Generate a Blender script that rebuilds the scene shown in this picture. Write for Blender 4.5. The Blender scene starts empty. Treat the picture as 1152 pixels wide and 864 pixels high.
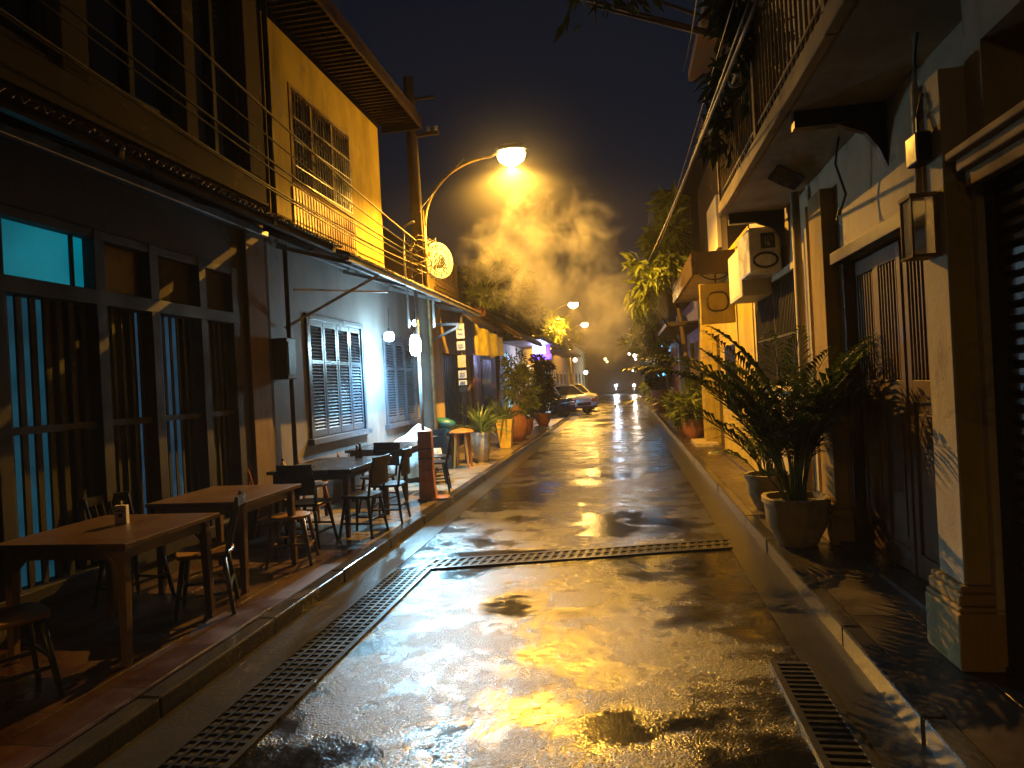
import bpy, bmesh, math, random
from mathutils import Vector, Matrix
random.seed(7)
PI=math.pi
S=bpy.context.scene
C=S.collection
# ------------------------------------------------------------------ camera
TH=math.atan(127/750); RO=.052; CZ=1.7
Fw=Vector((-math.sin(TH),math.cos(TH),0)); R0=Vector((math.cos(TH),math.sin(TH),0)); U0=Vector((0,0,1))
Rv=R0*math.cos(RO)-U0*math.sin(RO); Uv=R0*math.sin(RO)+U0*math.cos(RO)
cam=bpy.data.objects.new('camera',bpy.data.cameras.new('camera')); C.objects.link(cam)
M=Matrix((Rv,Uv,-Fw)).transposed().to_4x4(); M.translation=Vector((0,0,CZ)); cam.matrix_world=M
cam.data.sensor_width=36; cam.data.lens=36*750/1152; cam.data.clip_end=2000; cam.data.clip_start=.02
S.camera=cam
# ------------------------------------------------------------------ materials
MT={}
class NB:
    def __init__(s,name):
        s.m=bpy.data.materials.new(name); s.m.use_nodes=True; s.t=s.m.node_tree; s.n=s.t.nodes; s.l=s.t.links
        s.b=s.n['Principled BSDF']; s.out=s.n['Material Output']
        s.tc=s.n.new('ShaderNodeTexCoord').outputs['Object']
    def node(s,t,**k):
        n=s.n.new(t)
        for a,b in k.items():
            if a[0]=='_': setattr(n,a[1:],b)
            else: n.inputs[a.replace('__',' ')].default_value=b
        return n
    def noise(s,scale,detail=4,rough=.55,vec=None,dist=0,stretch=None):
        n=s.node('ShaderNodeTexNoise',Scale=scale,Detail=detail,Roughness=rough,Distortion=dist)
        v=vec or s.tc
        if stretch:
            mp=s.node('ShaderNodeMapping'); mp.inputs['Scale'].default_value=stretch; s.l.new(v,mp.inputs['Vector']); v=mp.outputs[0]
        s.l.new(v,n.inputs['Vector']); return n.outputs['Fac']
    def ramp(s,f,stops):
        r=s.n.new('ShaderNodeValToRGB'); s.l.new(f,r.inputs[0]); e=r.color_ramp.elements
        while len(e)<len(stops): e.new(.5)
        for q,(p,c) in zip(e,stops):
            q.position=p; q.color=(c,c,c,1) if isinstance(c,(int,float)) else (*c,1)
        return r.outputs[0]
    def math(s,op,a,b=None):
        n=s.node('ShaderNodeMath',_operation=op)
        for i,v in enumerate((a,b)):
            if v is None: continue
            if isinstance(v,(int,float)): n.inputs[i].default_value=v
            else: s.l.new(v,n.inputs[i])
        return n.outputs[0]
    def mix(s,f,a,b):
        n=s.node('ShaderNodeMixRGB')
        for i,v in enumerate((f,a,b)):
            if isinstance(v,(int,float)): n.inputs[i].default_value=v if i==0 else (v,v,v,1)
            elif isinstance(v,tuple): n.inputs[i].default_value=(*v,1)
            else: s.l.new(v,n.inputs[i])
        return n.outputs[0]
    def bump(s,h,strength=.3,dist=.01,normal=None):
        n=s.node('ShaderNodeBump',Strength=strength,Distance=dist); s.l.new(h,n.inputs['Height'])
        if normal: s.l.new(normal,n.inputs['Normal'])
        s.l.new(n.outputs[0],s.b.inputs['Normal']); return n
    def set(s,k,v):
        if isinstance(v,(int,float)): s.b.inputs[k].default_value=v
        elif isinstance(v,tuple): s.b.inputs[k].default_value=(*v,1)
        else: s.l.new(v,s.b.inputs[k])
def sc(c,k): return tuple(min(1,x*k) for x in c)
def plaster(name,c,rough=.75,dirt=.5,scale=1.0):
    if name in MT: return MT[name]
    k=NB(name); a=k.noise(1.1*scale,6,.65); st=k.noise(2.0*scale,5,.7,stretch=(1,1,.18)); f=k.noise(40,3)
    col=k.mix(k.ramp(a,[(.35,0),(.7,1)]),sc(c,.72),sc(c,1.1))
    col=k.mix(k.math('MULTIPLY',k.ramp(st,[(.48,0),(.72,1)]),dirt),col,sc(c,.3))
    pe=k.ramp(k.noise(1.7*scale,8,.72,dist=.5),[(.60,0),(.625,1)])
    col=k.mix(k.math('MULTIPLY',pe,min(1,dirt)),col,sc((.22,.18,.14),.55+c[0]))
    k.set('Base Color',col); k.set('Roughness',rough)
    h=k.math('ADD',k.math('ADD',a,k.math('MULTIPLY',f,.25)),k.math('MULTIPLY',pe,-.12)); k.bump(h,.45,.02)
    MT[name]=k.m; return k.m
def wood(name,c,rough=.5,axis=2,dirt=.3):
    if name in MT: return MT[name]
    k=NB(name); s=[14,14,14]; s[axis]=.9
    g=k.noise(2.5,6,.7,stretch=tuple(s),dist=.4); a=k.noise(2.3,4,.6)
    col=k.mix(g,sc(c,.5),sc(c,1.45)); col=k.mix(k.math('MULTIPLY',k.ramp(a,[(.5,0),(.7,1)]),dirt),col,sc(c,.35))
    k.set('Base Color',col); k.set('Roughness',k.ramp(a,[(.3,max(.05,rough-.15)),(.7,min(1,rough+.15))])); k.bump(g,.3,.006)
    MT[name]=k.m; return k.m
def paint(name,c,rough=.4,metal=0,bump=.15,var=.35):
    if name in MT: return MT[name]
    k=NB(name); a=k.noise(3.5,6,.65); f=k.noise(60,2)
    k.set('Base Color',k.mix(k.ramp(a,[(.35,0),(.7,1)]),sc(c,1-var),sc(c,1+var*.6)))
    k.set('Roughness',k.ramp(a,[(.3,max(.04,rough-.12)),(.7,min(1,rough+.15))])); k.set('Metallic',metal); k.bump(f,bump,.002)
    MT[name]=k.m; return k.m
def emit(name,c,s,noise=0):
    if name in MT: return MT[name]
    k=NB(name); k.set('Base Color',sc(c,.5)); k.set('Emission Color',c); k.set('Emission Strength',s)
    if noise:
        a=k.noise(noise,3); k.set('Emission Strength',k.math('MULTIPLY',k.ramp(a,[(.3,.5),(.7,1)]),s))
    MT[name]=k.m; return k.m
def leafm(name,c,rough=.4):
    if name in MT: return MT[name]
    k=NB(name); a=k.noise(5,3); f=k.noise(30,2)
    col=k.mix(k.ramp(k.math('ADD',k.math('MULTIPLY',a,.6),k.math('MULTIPLY',f,.4)),[(.35,0),(.65,1)]),sc(c,.55),sc(c,1.5))
    k.set('Base Color',col); k.set('Roughness',rough)
    tr=k.node('ShaderNodeBsdfTranslucent'); k.l.new(col,tr.inputs[0])
    ms=k.node('ShaderNodeMixShader'); ms.inputs[0].default_value=.3
    k.l.new(k.b.outputs[0],ms.inputs[1]); k.l.new(tr.outputs[0],ms.inputs[2]); k.l.new(ms.outputs[0],k.out.inputs[0])
    MT[name]=k.m; return k.m
def mk_asphalt():
    k=NB('wet asphalt')
    big=k.noise(.7,7,.62,dist=.35); med=k.noise(2.6,6,.62); fine=k.noise(95,3,.75); pits=k.noise(14,5,.65)
    vo=k.node('ShaderNodeTexVoronoi',Scale=62); k.l.new(k.tc,vo.inputs['Vector'])
    vo2=k.node('ShaderNodeTexVoronoi',Scale=135); k.l.new(k.tc,vo2.inputs['Vector'])
    m=k.math('ADD',k.math('MULTIPLY',big,.7),k.math('MULTIPLY',med,.3))
    wet=k.ramp(m,[(.435,1),(.54,0)])           # 1 = film of standing water
    stone=k.mix(vo.outputs['Color'],(.003,.003,.003),(.024,.023,.022))
    k.set('Base Color',k.mix(wet,k.mix(.5,stone,k.mix(fine,(.004,.004,.004),(.022,.022,.022))),(.007,.007,.007)))
    dry=k.math('SUBTRACT',1.0,wet)
    r=k.math('ADD',k.ramp(med,[(.3,.16),(.75,.26)]),k.math('MULTIPLY',k.ramp(fine,[(.35,0),(.65,1)]),.18))
    k.set('Roughness',k.math('ADD',k.math('MULTIPLY',r,dry),k.math('MULTIPLY',wet,.15)))
    k.set('IOR',1.65)
    h=k.math('ADD',k.math('MULTIPLY',k.math('SUBTRACT',1.0,vo.outputs['Distance']),.55),k.math('MULTIPLY',k.math('SUBTRACT',1.0,vo2.outputs['Distance']),.25))
    h=k.math('ADD',h,k.math('MULTIPLY',fine,.5)); h=k.math('ADD',h,k.math('MULTIPLY',pits,.6))
    h=k.math('MULTIPLY',h,k.math('ADD',k.math('MULTIPLY',dry,.9),.10))
    h=k.math('ADD',h,k.math('MULTIPLY',big,2.0))
    k.bump(h,1.0,.0058)
    return k.m
def mk_paving(name,c,tx,ty,rough=.35,mortar=.02,amt=1):
    k=NB(name); mp=k.node('ShaderNodeMapping'); mp.inputs['Rotation'].default_value=(0,0,PI/2); k.l.new(k.tc,mp.inputs[0])
    br=k.node('ShaderNodeTexBrick',Scale=1,Mortar__Size=mortar,Mortar__Smooth=.2,Bias=-.2); br.inputs['Brick Width'].default_value=tx; br.inputs['Row Height'].default_value=ty
    k.l.new(mp.outputs[0],br.inputs['Vector']); br.inputs['Color1'].default_value=(*sc(c,.75),1); br.inputs['Color2'].default_value=(*sc(c,1.25),1); br.inputs['Mortar'].default_value=(*sc(c,.25),1)
    a=k.noise(1.6,5,.65); f=k.noise(45,3)
    k.set('Base Color',k.mix(k.ramp(a,[(.4,.55*amt),(.65,0)]),br.outputs[0],sc(c,.35)))
    k.set('Roughness',k.ramp(a,[(.35,rough*.5),(.65,min(1,rough*1.5))]))
    h=k.math('ADD',k.math('MULTIPLY',br.outputs['Fac'],-1.0),k.math('MULTIPLY',f,.35)); k.bump(h,.5,.006); return k.m
def mk_corr(name,c,rough=.5):
    k=NB(name); a=k.noise(1.5,6,.7); r=k.noise(9,4,.7)
    k.set('Base Color',k.mix(k.ramp(a,[(.42,0),(.62,1)]),c,(.09,.035,.015))); k.set('Roughness',rough); k.set('Metallic',.3); k.bump(r,.2,.004); return k.m
M_ASPH=mk_asphalt()
M_TILE=mk_paving('red clay paving',(.055,.02,.013),.6,.3,.42,.008)
M_CONCT=mk_paving('concrete slabs',(.26,.22,.16),1.1,.8,.38,.012)
M_PAVR=mk_paving('dark wet stone paving',(.07,.055,.045),.9,.42,.36,.01)
M_KERB=plaster('wet concrete kerb',(.05,.048,.047),.16,.6)
M_GUT=plaster('wet gutter concrete',(.04,.038,.034),.3,.6)
M_CREAM=plaster('cream plaster',(.52,.42,.22),.8,.6)
M_BROWNW=plaster('brown plaster',(.055,.038,.027),.85,.6)
M_GREYW=plaster('grey blue plaster',(.20,.185,.18),.7,.6)
M_YEL=plaster('yellow plaster',(.46,.34,.04),.75,.8)
M_WHITEP=plaster('white plaster',(.56,.47,.31),.75,.6)
M_OCHR=plaster('stained ochre plaster',(.38,.25,.07),.8,.9)
M_SOFF=plaster('pale soffit plaster',(.36,.29,.2),.85,.7)
M_DWOOD=wood('dark stained wood',(.045,.026,.017),.4)
M_DOORW=wood('weathered brown wood',(.10,.055,.028),.55)
M_BARW=wood('dark bar wood',(.010,.008,.007),.7)
M_TABW=wood('oiled table wood',(.085,.045,.017),.4,axis=1)
M_LEGW=wood('pale table leg wood',(.15,.085,.033),.5)
M_SEATW=wood('seat wood',(.28,.16,.06),.4,axis=1)
M_BLKT=wood('black table wood',(.03,.028,.028),.25,axis=1)
M_SHUT=wood('grey painted shutter wood',(.06,.068,.09),.35,axis=1)
M_OLDW=wood('rotten timber edge',(.34,.22,.09),.8,axis=1,dirt=.9)
M_ORW=wood('orange varnished wood',(.42,.16,.03),.35)
M_MBLK=paint('black metal',(.02,.02,.022),.35,.4)
M_STEEL=paint('galvanised steel',(.35,.36,.38),.35,.7)
M_GREENM=paint('dark green chair paint',(.05,.055,.04),.4,.2)
M_POLE=wood('old pole wood',(.09,.07,.055),.8)
M_CORR=mk_corr('rusty corrugated metal',(.10,.10,.105))
M_CORRP=mk_corr('painted corrugated metal',(.42,.33,.14))
M_ROOF=mk_corr('dark roof sheet',(.05,.05,.052))
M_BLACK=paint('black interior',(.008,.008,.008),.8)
M_LEAF=leafm('dark palm leaf',(.035,.065,.018))
M_LEAFB=leafm('broad green leaf',(.16,.20,.02),.45)
M_LEAFD=leafm('deep green leaf',(.022,.032,.009),.55)
M_LEAFS=leafm('striped spiky leaf',(.16,.24,.05))
M_BARK=wood('bark',(.11,.075,.045),.85)
M_POTC=plaster('mossy concrete pot',(.42,.34,.19),.7,1.0,2.5)
M_POTT=plaster('terracotta',(.34,.13,.05),.6,.6,2)
M_POTW=paint('white glazed pot',(.7,.68,.62),.25)
M_POTY=paint('yellow glazed pot',(.72,.55,.10),.35)
M_SOIL=plaster('soil',(.03,.02,.012),.9,.5,4)
M_CLOTH=paint('white cloth',(.7,.72,.74),.85,0,.2,.15)
M_PAPER=paint('white card',(.75,.68,.5),.6,0,.05,.08)
M_INK=paint('black ink',(.02,.016,.012),.6,0,.02,.1)
M_CABLE=paint('black cable rubber',(.03,.028,.026),.45)
M_CABLEP=paint('pale cable',(.30,.26,.18),.5)
M_GLASS=paint('dark glass',(.01,.012,.015),.06,0,.02,.1)
M_CHROME=paint('chrome',(.6,.6,.6),.12,1,.02,.1)
M_CARS=paint('silver car paint',(.55,.53,.48),.2,.35,.03,.08)
M_CARD=paint('dark car paint',(.03,.035,.05),.15,.3,.03,.08)
M_CARW=paint('champagne car paint',(.5,.44,.32),.22,.35,.03,.08)
M_TYRE=paint('tyre rubber',(.02,.02,.02),.8)
M_TEAL=paint('teal plastic',(.02,.15,.14),.35)
M_RED=paint('dark red paint',(.18,.015,.015),.5)
M_BLUEP=paint('blue grey paint',(.12,.18,.34),.4)
M_PURP=emit('purple lit band',(.25,.05,.8),1.2,3)
M_REDL=emit('tail light glow',(1,.12,.05),12)
# ------------------------------------------------------------------ mesh builder
class MB:
    def __init__(s): s.v=[]; s.f=[]; s.mi=[]; s.m=0
    def add(s,vs,fs):
        o=len(s.v); s.v+= [tuple(v) for v in vs]; s.f+=[tuple(i+o for i in f) for f in fs]; s.mi+=[s.m]*len(fs); return s
    def box(s,x0,x1,y0,y1,z0,z1,mat=None):
        vs=[(x,y,z) for z in (z0,z1) for y in (y0,y1) for x in (x0,x1)]
        if mat is not None: vs=[mat@Vector(v) for v in vs]
        return s.add(vs,[(0,2,3,1),(4,5,7,6),(0,1,5,4),(2,6,7,3),(0,4,6,2),(1,3,7,5)])
    def bar(s,a,b,w,h=None):
        a=Vector(a);b=Vector(b);h=h or w; d=(b-a); L=d.length; q=d.to_track_quat('Y','Z').to_matrix().to_4x4(); q.translation=a
        return s.box(-w/2,w/2,0,L,-h/2,h/2,q)
    def tube(s,pts,r,n=8,caps=True):
        pts=[Vector(p) for p in pts]; rs=r if isinstance(r,(list,tuple)) else [r]*len(pts)
        vs=[];fs=[]; up=Vector((0,0,1))
        for i,p in enumerate(pts):
            d=(pts[min(i+1,len(pts)-1)]-pts[max(i-1,0)]).normalized()
            a=d.cross(up)
            if a.length<.05: a=d.cross(Vector((1,0,0)))
            a.normalize(); b=d.cross(a).normalized()
            for j in range(n):
                t=2*PI*j/n; vs.append(p+(a*math.cos(t)+b*math.sin(t))*rs[i])
        for i in range(len(pts)-1):
            for j in range(n):
                k=(j+1)%n; fs.append((i*n+j,i*n+k,(i+1)*n+k,(i+1)*n+j))
        if caps: fs.append(tuple(range(n))[::-1]); fs.append(tuple(range((len(pts)-1)*n,len(pts)*n)))
        return s.add(vs,fs)
    def lathe(s,prof,c=(0,0,0),n=24,mat=None,sq=0):
        vs=[];fs=[]
        for r,z in prof:
            for j in range(n):
                t=2*PI*j/n; k=1
                if sq: k=1/max(abs(math.cos(t)),abs(math.sin(t)))**sq
                v=Vector((c[0]+r*k*math.cos(t),c[1]+r*k*math.sin(t),c[2]+z)); vs.append(mat@v if mat is not None else v)
        for i in range(len(prof)-1):
            for j in range(n):
                k=(j+1)%n; fs.append((i*n+j,i*n+k,(i+1)*n+k,(i+1)*n+j))
        fs.append(tuple(range(n))[::-1]); fs.append(tuple(range((len(prof)-1)*n,len(prof)*n)))
        return s.add(vs,fs)
    def prism(s,poly,d0,d1,plane='XZ'):
        n=len(poly)
        def P(a,b,d): return {'XZ':(a,d,b),'YZ':(d,a,b),'XY':(a,b,d)}[plane]
        vs=[P(a,b,d0) for a,b in poly]+[P(a,b,d1) for a,b in poly]
        return s.add(vs,[tuple(range(n))[::-1],tuple(range(n,2*n))]+[(i,(i+1)%n,n+(i+1)%n,n+i) for i in range(n)])
    def build(s,name,mats,parent=None,bevel=0,smooth=False,loc=None,rotz=0):
        me=bpy.data.meshes.new(name); me.from_pydata(s.v,[],s.f)
        if not isinstance(mats,(list,tuple)): mats=[mats]
        for m in mats: me.materials.append(m)
        if len(mats)>1: me.polygons.foreach_set('material_index',s.mi)
        bm=bmesh.new(); bm.from_mesh(me); 
        if len(bm.faces)<60000: bmesh.ops.recalc_face_normals(bm,faces=bm.faces)
        bm.to_mesh(me); bm.free()
        if smooth:
            me.polygons.foreach_set('use_smooth',[True]*len(me.polygons))
        o=bpy.data.objects.new(name,me); C.objects.link(o)
        if smooth=='auto':
            md=o.modifiers.new('es','EDGE_SPLIT'); md.split_angle=math.radians(40)
        if bevel:
            md=o.modifiers.new('bv','BEVEL'); md.width=bevel; md.segments=2; md.limit_method='ANGLE'
        if parent: o.parent=parent
        if loc: o.location=loc; o.rotation_euler=(0,0,rotz)
        return o
def tag(o,label=None,cat=None,group=None,kind=None):
    if label: o['label']=label
    if cat: o['category']=cat
    if group: o['group']=group
    if kind: o['kind']=kind
    return o
def thing(name,label,cat,loc=(0,0,0),rotz=0,group=None):
    o=bpy.data.objects.new(name,None); C.objects.link(o); o.location=loc; o.rotation_euler=(0,0,rotz); o.empty_display_size=.1
    return tag(o,label,cat,group)
def copy_tree(o,parent=None):
    c=o.copy(); C.objects.link(c); c.parent=parent
    for ch in list(CH.get(o.name,[])) : copy_tree(ch,c)
    return c
def kids(o): return [x for x in bpy.data.objects if x.parent==o]
def dup(root,loc,rotz=0,label=None,scale=1):
    global CH
    CH={}
    for x in bpy.data.objects:
        if x.parent: CH.setdefault(x.parent.name,[]).append(x)
    r=copy_tree(root); r.location=loc; r.rotation_euler=(0,0,rotz); r.scale=(scale,)*3
    if label: r['label']=label
    return r
def wallx(mb,X0,X1,y0,y1,z0,z1,ops=()):
    ys=sorted({y0,y1,*[a for o in ops for a in o[:2]]})
    for a,b in zip(ys,ys[1:]):
        m=(a+b)/2; z=z0
        for o in sorted([o for o in ops if o[0]<m<o[1]],key=lambda o:o[2]):
            if o[2]>z: mb.box(X0,X1,a,b,z,o[2])
            z=o[3]
        if z<z1: mb.box(X0,X1,a,b,z,z1)
    return mb
def light(name,loc,col,power,typ='POINT',size=.1,rot=None,**k):
    d=bpy.data.lights.new(name,typ); d.color=col; d.energy=power
    if typ=='AREA': d.size=size
    else: d.shadow_soft_size=size
    for a,b in k.items(): setattr(d,a,b)
    o=bpy.data.objects.new(name,d); C.objects.link(o); o.location=loc
    if rot: o.rotation_euler=rot
    return o
# ------------------------------------------------------------------ ground
def struct(name,mb,m,**k): return tag(mb.build(name,m,**k),kind='structure')
g=MB(); g.add([(-400,-60,-.03),(400,-60,-.03),(400,900,-.03),(-400,900,-.03)],[(0,1,2,3)]); struct('ground',g,M_GUT)
g=MB(); n=60
g.add([(-6.5,-30,0),(4.5,-30,0),(4.5,400,0),(-6.5,400,0)],[(0,1,2,3)]); struct('road',g,M_ASPH)
g=MB(); g.add([(-2.60,-10,.004),(-2.24,-10,.004),(-2.24,32,.004),(-2.60,32,.004)],[(0,1,2,3)]); struct('gutter_strip',g,M_GUT)
g=MB(); g.add([(.92,-10,.004),(1.24,-10,.004),(1.24,60,.004),(.92,60,.004)],[(0,1,2,3)]); struct('gutter_strip',g,M_GUT)
def kerb(x0,x1,y0,y1,h,L=1.0):
    g=MB(); y=y0
    while y<y1-.01:
        e=min(y+L,y1); j=random.uniform(-.006,.006); k=random.uniform(-.004,.004)
        g.box(x0+j,x1+j,y+.004,e-.004,-.02,h+k); y=e
    return struct('kerb',g,M_KERB,bevel=.012)
kerb(-2.68,-2.55,-10,31.5,.12,1.2)
kerb(1.22,1.33,-10,60,.13,1.1)
g=MB(); g.box(-4.35,-2.68,-10,6.55,-.02,.118); struct('pavement',g,M_TILE)
g=MB(); g.box(-4.35,-2.68,6.55,31.5,-.02,.116); struct('pavement',g,M_CONCT)
g=MB(); g.box(1.33,1.80,-10,60,-.02,.126); g.box(1.80,2.05,-10,60,-.02,.16); struct('pavement',g,M_PAVR)
# drains
def grate(label,p0,p1,w,skew,pitch,cross=0,bw=.022):
    """p0,p1 ends of centre line ; slots across"""
    p0=Vector((*p0,0));p1=Vector((*p1,0));d=p1-p0;L=d.length;d.normalize();s=Vector((-d.y,d.x,0))+d*skew
    t=thing('drain_grate',label,'drain grate',(0,0,0),group='drain grates set in the road')
    b=MB(); a=s*(w/2)
    b.add([p0-a+Vector((0,0,.007)),p1-a+Vector((0,0,.007)),p1+a+Vector((0,0,.007)),p0+a+Vector((0,0,.007))],[(0,1,2,3)]); b.build('drain_shade_sheet',M_BLACK,t)  # flat black sheet; shade under the bars put into its colour
    f=MB()
    for q in (-1,1): f.bar(p0+a*q+Vector((0,0,.006)),p1+a*q+Vector((0,0,.006)),.035,.026)
    f.build('edge_frame',M_GUT,t)
    r=MB(); n=int(L/pitch)
    for i in range(n+1):
        c=p0+d*(i*pitch)+Vector((0,0,.008)); r.bar(c-a*.93,c+a*.93,bw,.016)
    for q in range(cross):
        o=s*(w/2)*(-1+2*(q+1)/(cross+1)); r.bar(p0+o+Vector((0,0,.0085)),p1+o+Vector((0,0,.0085)),.018,.019)
    r.build('grille',M_MBLK if cross==4 else M_GUT,t)
grate('long cast grate beside the left kerb, with a fine square grid',(-2.06,-1),(-2.06,6.0),.34,0,.07,4,.02)
grate('slotted drain grate crossing the whole road from kerb to kerb',(-1.95,6.15),(.95,6.85),.30,.35,.085,1,.035)
grate('short slotted grate near the right kerb in the foreground',(.86,2.6),(.86,4.07),.2,0,.055,0,.022)
# ------------------------------------------------------------------ LEFT building A (slatted front)
XW=-4.2
A=thing('house','dark two storey house with slatted wooden front and cyan lit windows at far left','house',(0,0,0),group=None)
g=MB(); wallx(g,XW-.22,XW,-6,7.5,.1,7.8,[(0.6,6.82,.3,3.14),(2.7,4.5,4.38,7.0),(4.81,6.02,4.42,7.0),(6.22,7.15,4.1,7.0)])
g.box(-9,XW-.22,7.28,7.5,.1,7.8); g.box(-9,XW-.22,-6,-5.8,.1,7.8); g.box(-9,-8.8,-5.8,7.28,.1,7.8)
g.build('wall',M_BROWNW,A)
g=MB(); g.box(-9,-3.6,-6.2,7.55,7.8,7.95); g.build('roof',M_ROOF,A)
g=MB(); g.box(-8.8,XW-.22,-5.8,7.28,3.5,3.62); g.box(-8.8,XW-.22,-5.8,7.28,.1,.2); g.build('floor_slab',M_BROWNW,A)
g=MB(); g.box(XW,XW+.035,-6,7.5,4.04,4.32); g.box(XW,XW+.06,-6,7.5,4.0,4.05); g.build('ledge',M_BROWNW,A,bevel=.006)
g=MB(); g.box(XW,XW+.05,6.95,7.35,.12,3.7); g.build('pilaster',plaster('dirty brown ochre plaster',(.16,.105,.05),.85,.9),A,bevel=.008); g=MB(); g.box(XW,XW+.04,4.53,4.8,4.32,7.7); g.box(XW,XW+.04,6.03,6.21,4.32,7.7); g.box(XW,XW+.04,7.16,7.5,4.32,7.7); g.build('pilaster',M_BROWNW,A,bevel=.008)
for (a,b,z0) in ((2.7,4.5,4.38),(4.81,6.02,4.42),(6.22,7.15,4.1)):
    g=MB(); x=XW-.12; g.box(x,x+.06,a,a+.07,z0,7);g.box(x,x+.06,b-.07,b,z0,7);g.box(x,x+.06,a+.07,b-.07,z0,z0+.07);g.box(x+.005,x+.055,(a+b)/2-.03,(a+b)/2+.03,z0+.07,7)
    w=g.build('window',M_BARW,A); g=MB(); g.box(x-.02,x-.005,a,b,z0,7); g.build('pane',M_GLASS,w)
# slatted front
posts=[.6,2.75,3.9,4.82,5.46,6.17,6.74]
g=MB()
for y in posts: g.box(XW-.14,XW+.02,y-.05,y+.06,.3,3.14)
g.box(XW-.135,XW+.015,.65,6.8,3.06,3.135); g.box(XW-.135,XW+.025,.65,6.8,2.52,2.64); g.box(XW-.135,XW+.03,.65,6.8,.3,.42)
g.build('timber_frame',M_BARW,A,bevel=.005)
lit={2:1,4:1}
for i,(a,b) in enumerate(zip(posts,posts[1:])):
    a+=.06;b-=.05
    cells=[(a,b)] if b-a<1.3 else [(a,b)]
    for (a,b) in cells:
        g=MB(); pitch=.105 if i<=2 else .092; bw=.052 if i<=2 else .038
        n=int((b-a)/pitch); pt=(b-a)/n
        for k in range(n): 
            y=a+(k+.5)*pt; g.box(XW-.08,XW-.08+(.022 if i<=2 else .01),y-bw/2,y+bw/2,.42,2.52)
        g.box(XW-.115,XW-.03,a,b,1.52,1.575)
        s=g.build('slatted_screen',M_BARW,A,bevel=.003)
        if i not in lit:
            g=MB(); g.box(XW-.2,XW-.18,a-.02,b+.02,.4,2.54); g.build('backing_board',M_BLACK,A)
            g=MB(); g.box(XW-.1,XW-.08,a,b,2.64,3.06); g.build('transom_panel',M_DWOOD if i!=5 else M_BROWNW,A)
        elif i==4:
            g=MB(); g.box(XW-.1,XW-.08,a,b,2.64,3.06); g.build('transom_panel',M_BROWNW,A)
            g=MB(); g.box(XW-.24,XW-.225,a-.02,b-.04,.4,2.54); g.build('curtain',emit('cyan lit curtain',(.06,.2,.36),.22,5),A)
        else:
            g=MB(); g.box(XW-.1,XW-.09,a,b,2.64,3.06); g.build('transom_pane',emit('cyan lit frosted glass',(.0,.34,.46),.5,1.6),A)
            g=MB(); g.box(XW-.1,XW-.07,b-.14,b-.11,2.64,3.06); g.build('transom_bar',M_BARW,A)
            g=MB(); g.box(XW-.24,XW-.225,a-.02,b-.28,.4,2.54); g.build('curtain',emit('blue lit curtain',(.03,.22,.34),.24,4),A)
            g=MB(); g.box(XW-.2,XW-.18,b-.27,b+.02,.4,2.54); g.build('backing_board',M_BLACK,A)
def corrugated(y0,y1,xa,za,xb,zb,t=.012,amp=.018,pitch=.075,seg=6):
    g=MB(); n=int((y1-y0)/pitch*seg); rows=5; vs=[];fs=[]
    for lay in (0,1):
        for i in range(n+1):
            y=y0+(y1-y0)*i/n
            for r in range(rows):
                q=r/(rows-1); jag=random.uniform(-.012,.012) if r==rows-1 and lay==0 else 0
                vs.append((xa+(xb-xa)*q+jag,y,za+(zb-za)*q+amp*math.sin(2*PI*(y-y0)/pitch)-t*lay))
    o=(n+1)*rows
    for i in range(n):
        for r in range(rows-1):
            a=i*rows+r; fs.append((a,a+1,a+rows+1,a+rows)); fs.append((o+a,o+a+rows,o+a+rows+1,o+a+1))
        a=i*rows+rows-1; fs.append((a,o+a,o+a+rows,a+rows))
        a=i*rows; fs.append((a,a+rows,o+a+rows,o+a))
    for i in (0,n):
        for r in range(rows-1):
            a=i*rows+r; fs.append((a,a+1,o+a+1,o+a))
    return g.add(vs,fs)
w=thing('awning','rusty corrugated awning over the cyan lit slatted front','awning')
corrugated(-3,7.45,XW+.01,3.80,-3.2,3.42).build('roof_sheet',M_CORR,w,smooth=True)
g=MB(); g.box(XW+.012,XW+.09,-3,7.4,3.60,3.69); g.build('wall_plate',M_STEEL,w,bevel=.01)
g=MB(); g.box(-3.34,-3.28,-3,7.42,3.36,3.42); g.build('eave_purlin',M_DWOOD,w)
g=MB()
for y in (-2,0,2,4,6,7.3): MB().bar((XW+.09,y,3.70),(-3.25,y,3.39),.05,.07).build('rafter',M_DWOOD,w)
t=tag(MB().tube([(XW+.06,7.62,3.9),(XW+.06,7.62,5.3),(XW+.07,7.6,6.6),(XW+.06,7.62,7.7)],.035,8).build('drain_pipe',M_MBLK,smooth=True),'vertical dark downpipe where the dark house meets the yellow one','pipe')
# ------------------------------------------------------------------ LEFT building B (grey ground floor, yellow upper floor)
B=thing('house','two storey house with blue grey ground floor, yellow upper floor and louvred shutters','house')
g=MB(); wallx(g,XW-.2,XW-.001,7.502,13.3,.1,3.72,[(8.45,10.25,1.12,2.72),(11.35,12.95,1.12,2.62)]); g.build('ground_wall',M_GREYW,B)
g=MB(); wallx(g,XW-.2,XW-.001,13.302,15.2,.1,3.72,[]); g.box(-8.5,XW-.2,15.0,15.2,.1,3.72); g.build('end_wall',M_CREAM,B)  # same plaster as the grey wall; street lamp's yellow put into its colour
g=MB(); wallx(g,XW-.2,XW-.003,7.65,11.6,3.722,6.48,[(8.25,10.25,4.5,5.85)]); g.box(-8.5,XW-.2,11.4,11.6,3.722,6.48); g.box(-8.5,-8.3,7.6,11.4,3.722,6.48)
g.build('upper_wall',M_YEL,B)
g=MB(); g.box(-8.5,XW-.2,11.602,15.2,3.6,3.72); g.build('flat_roof',M_ROOF,B)
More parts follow.
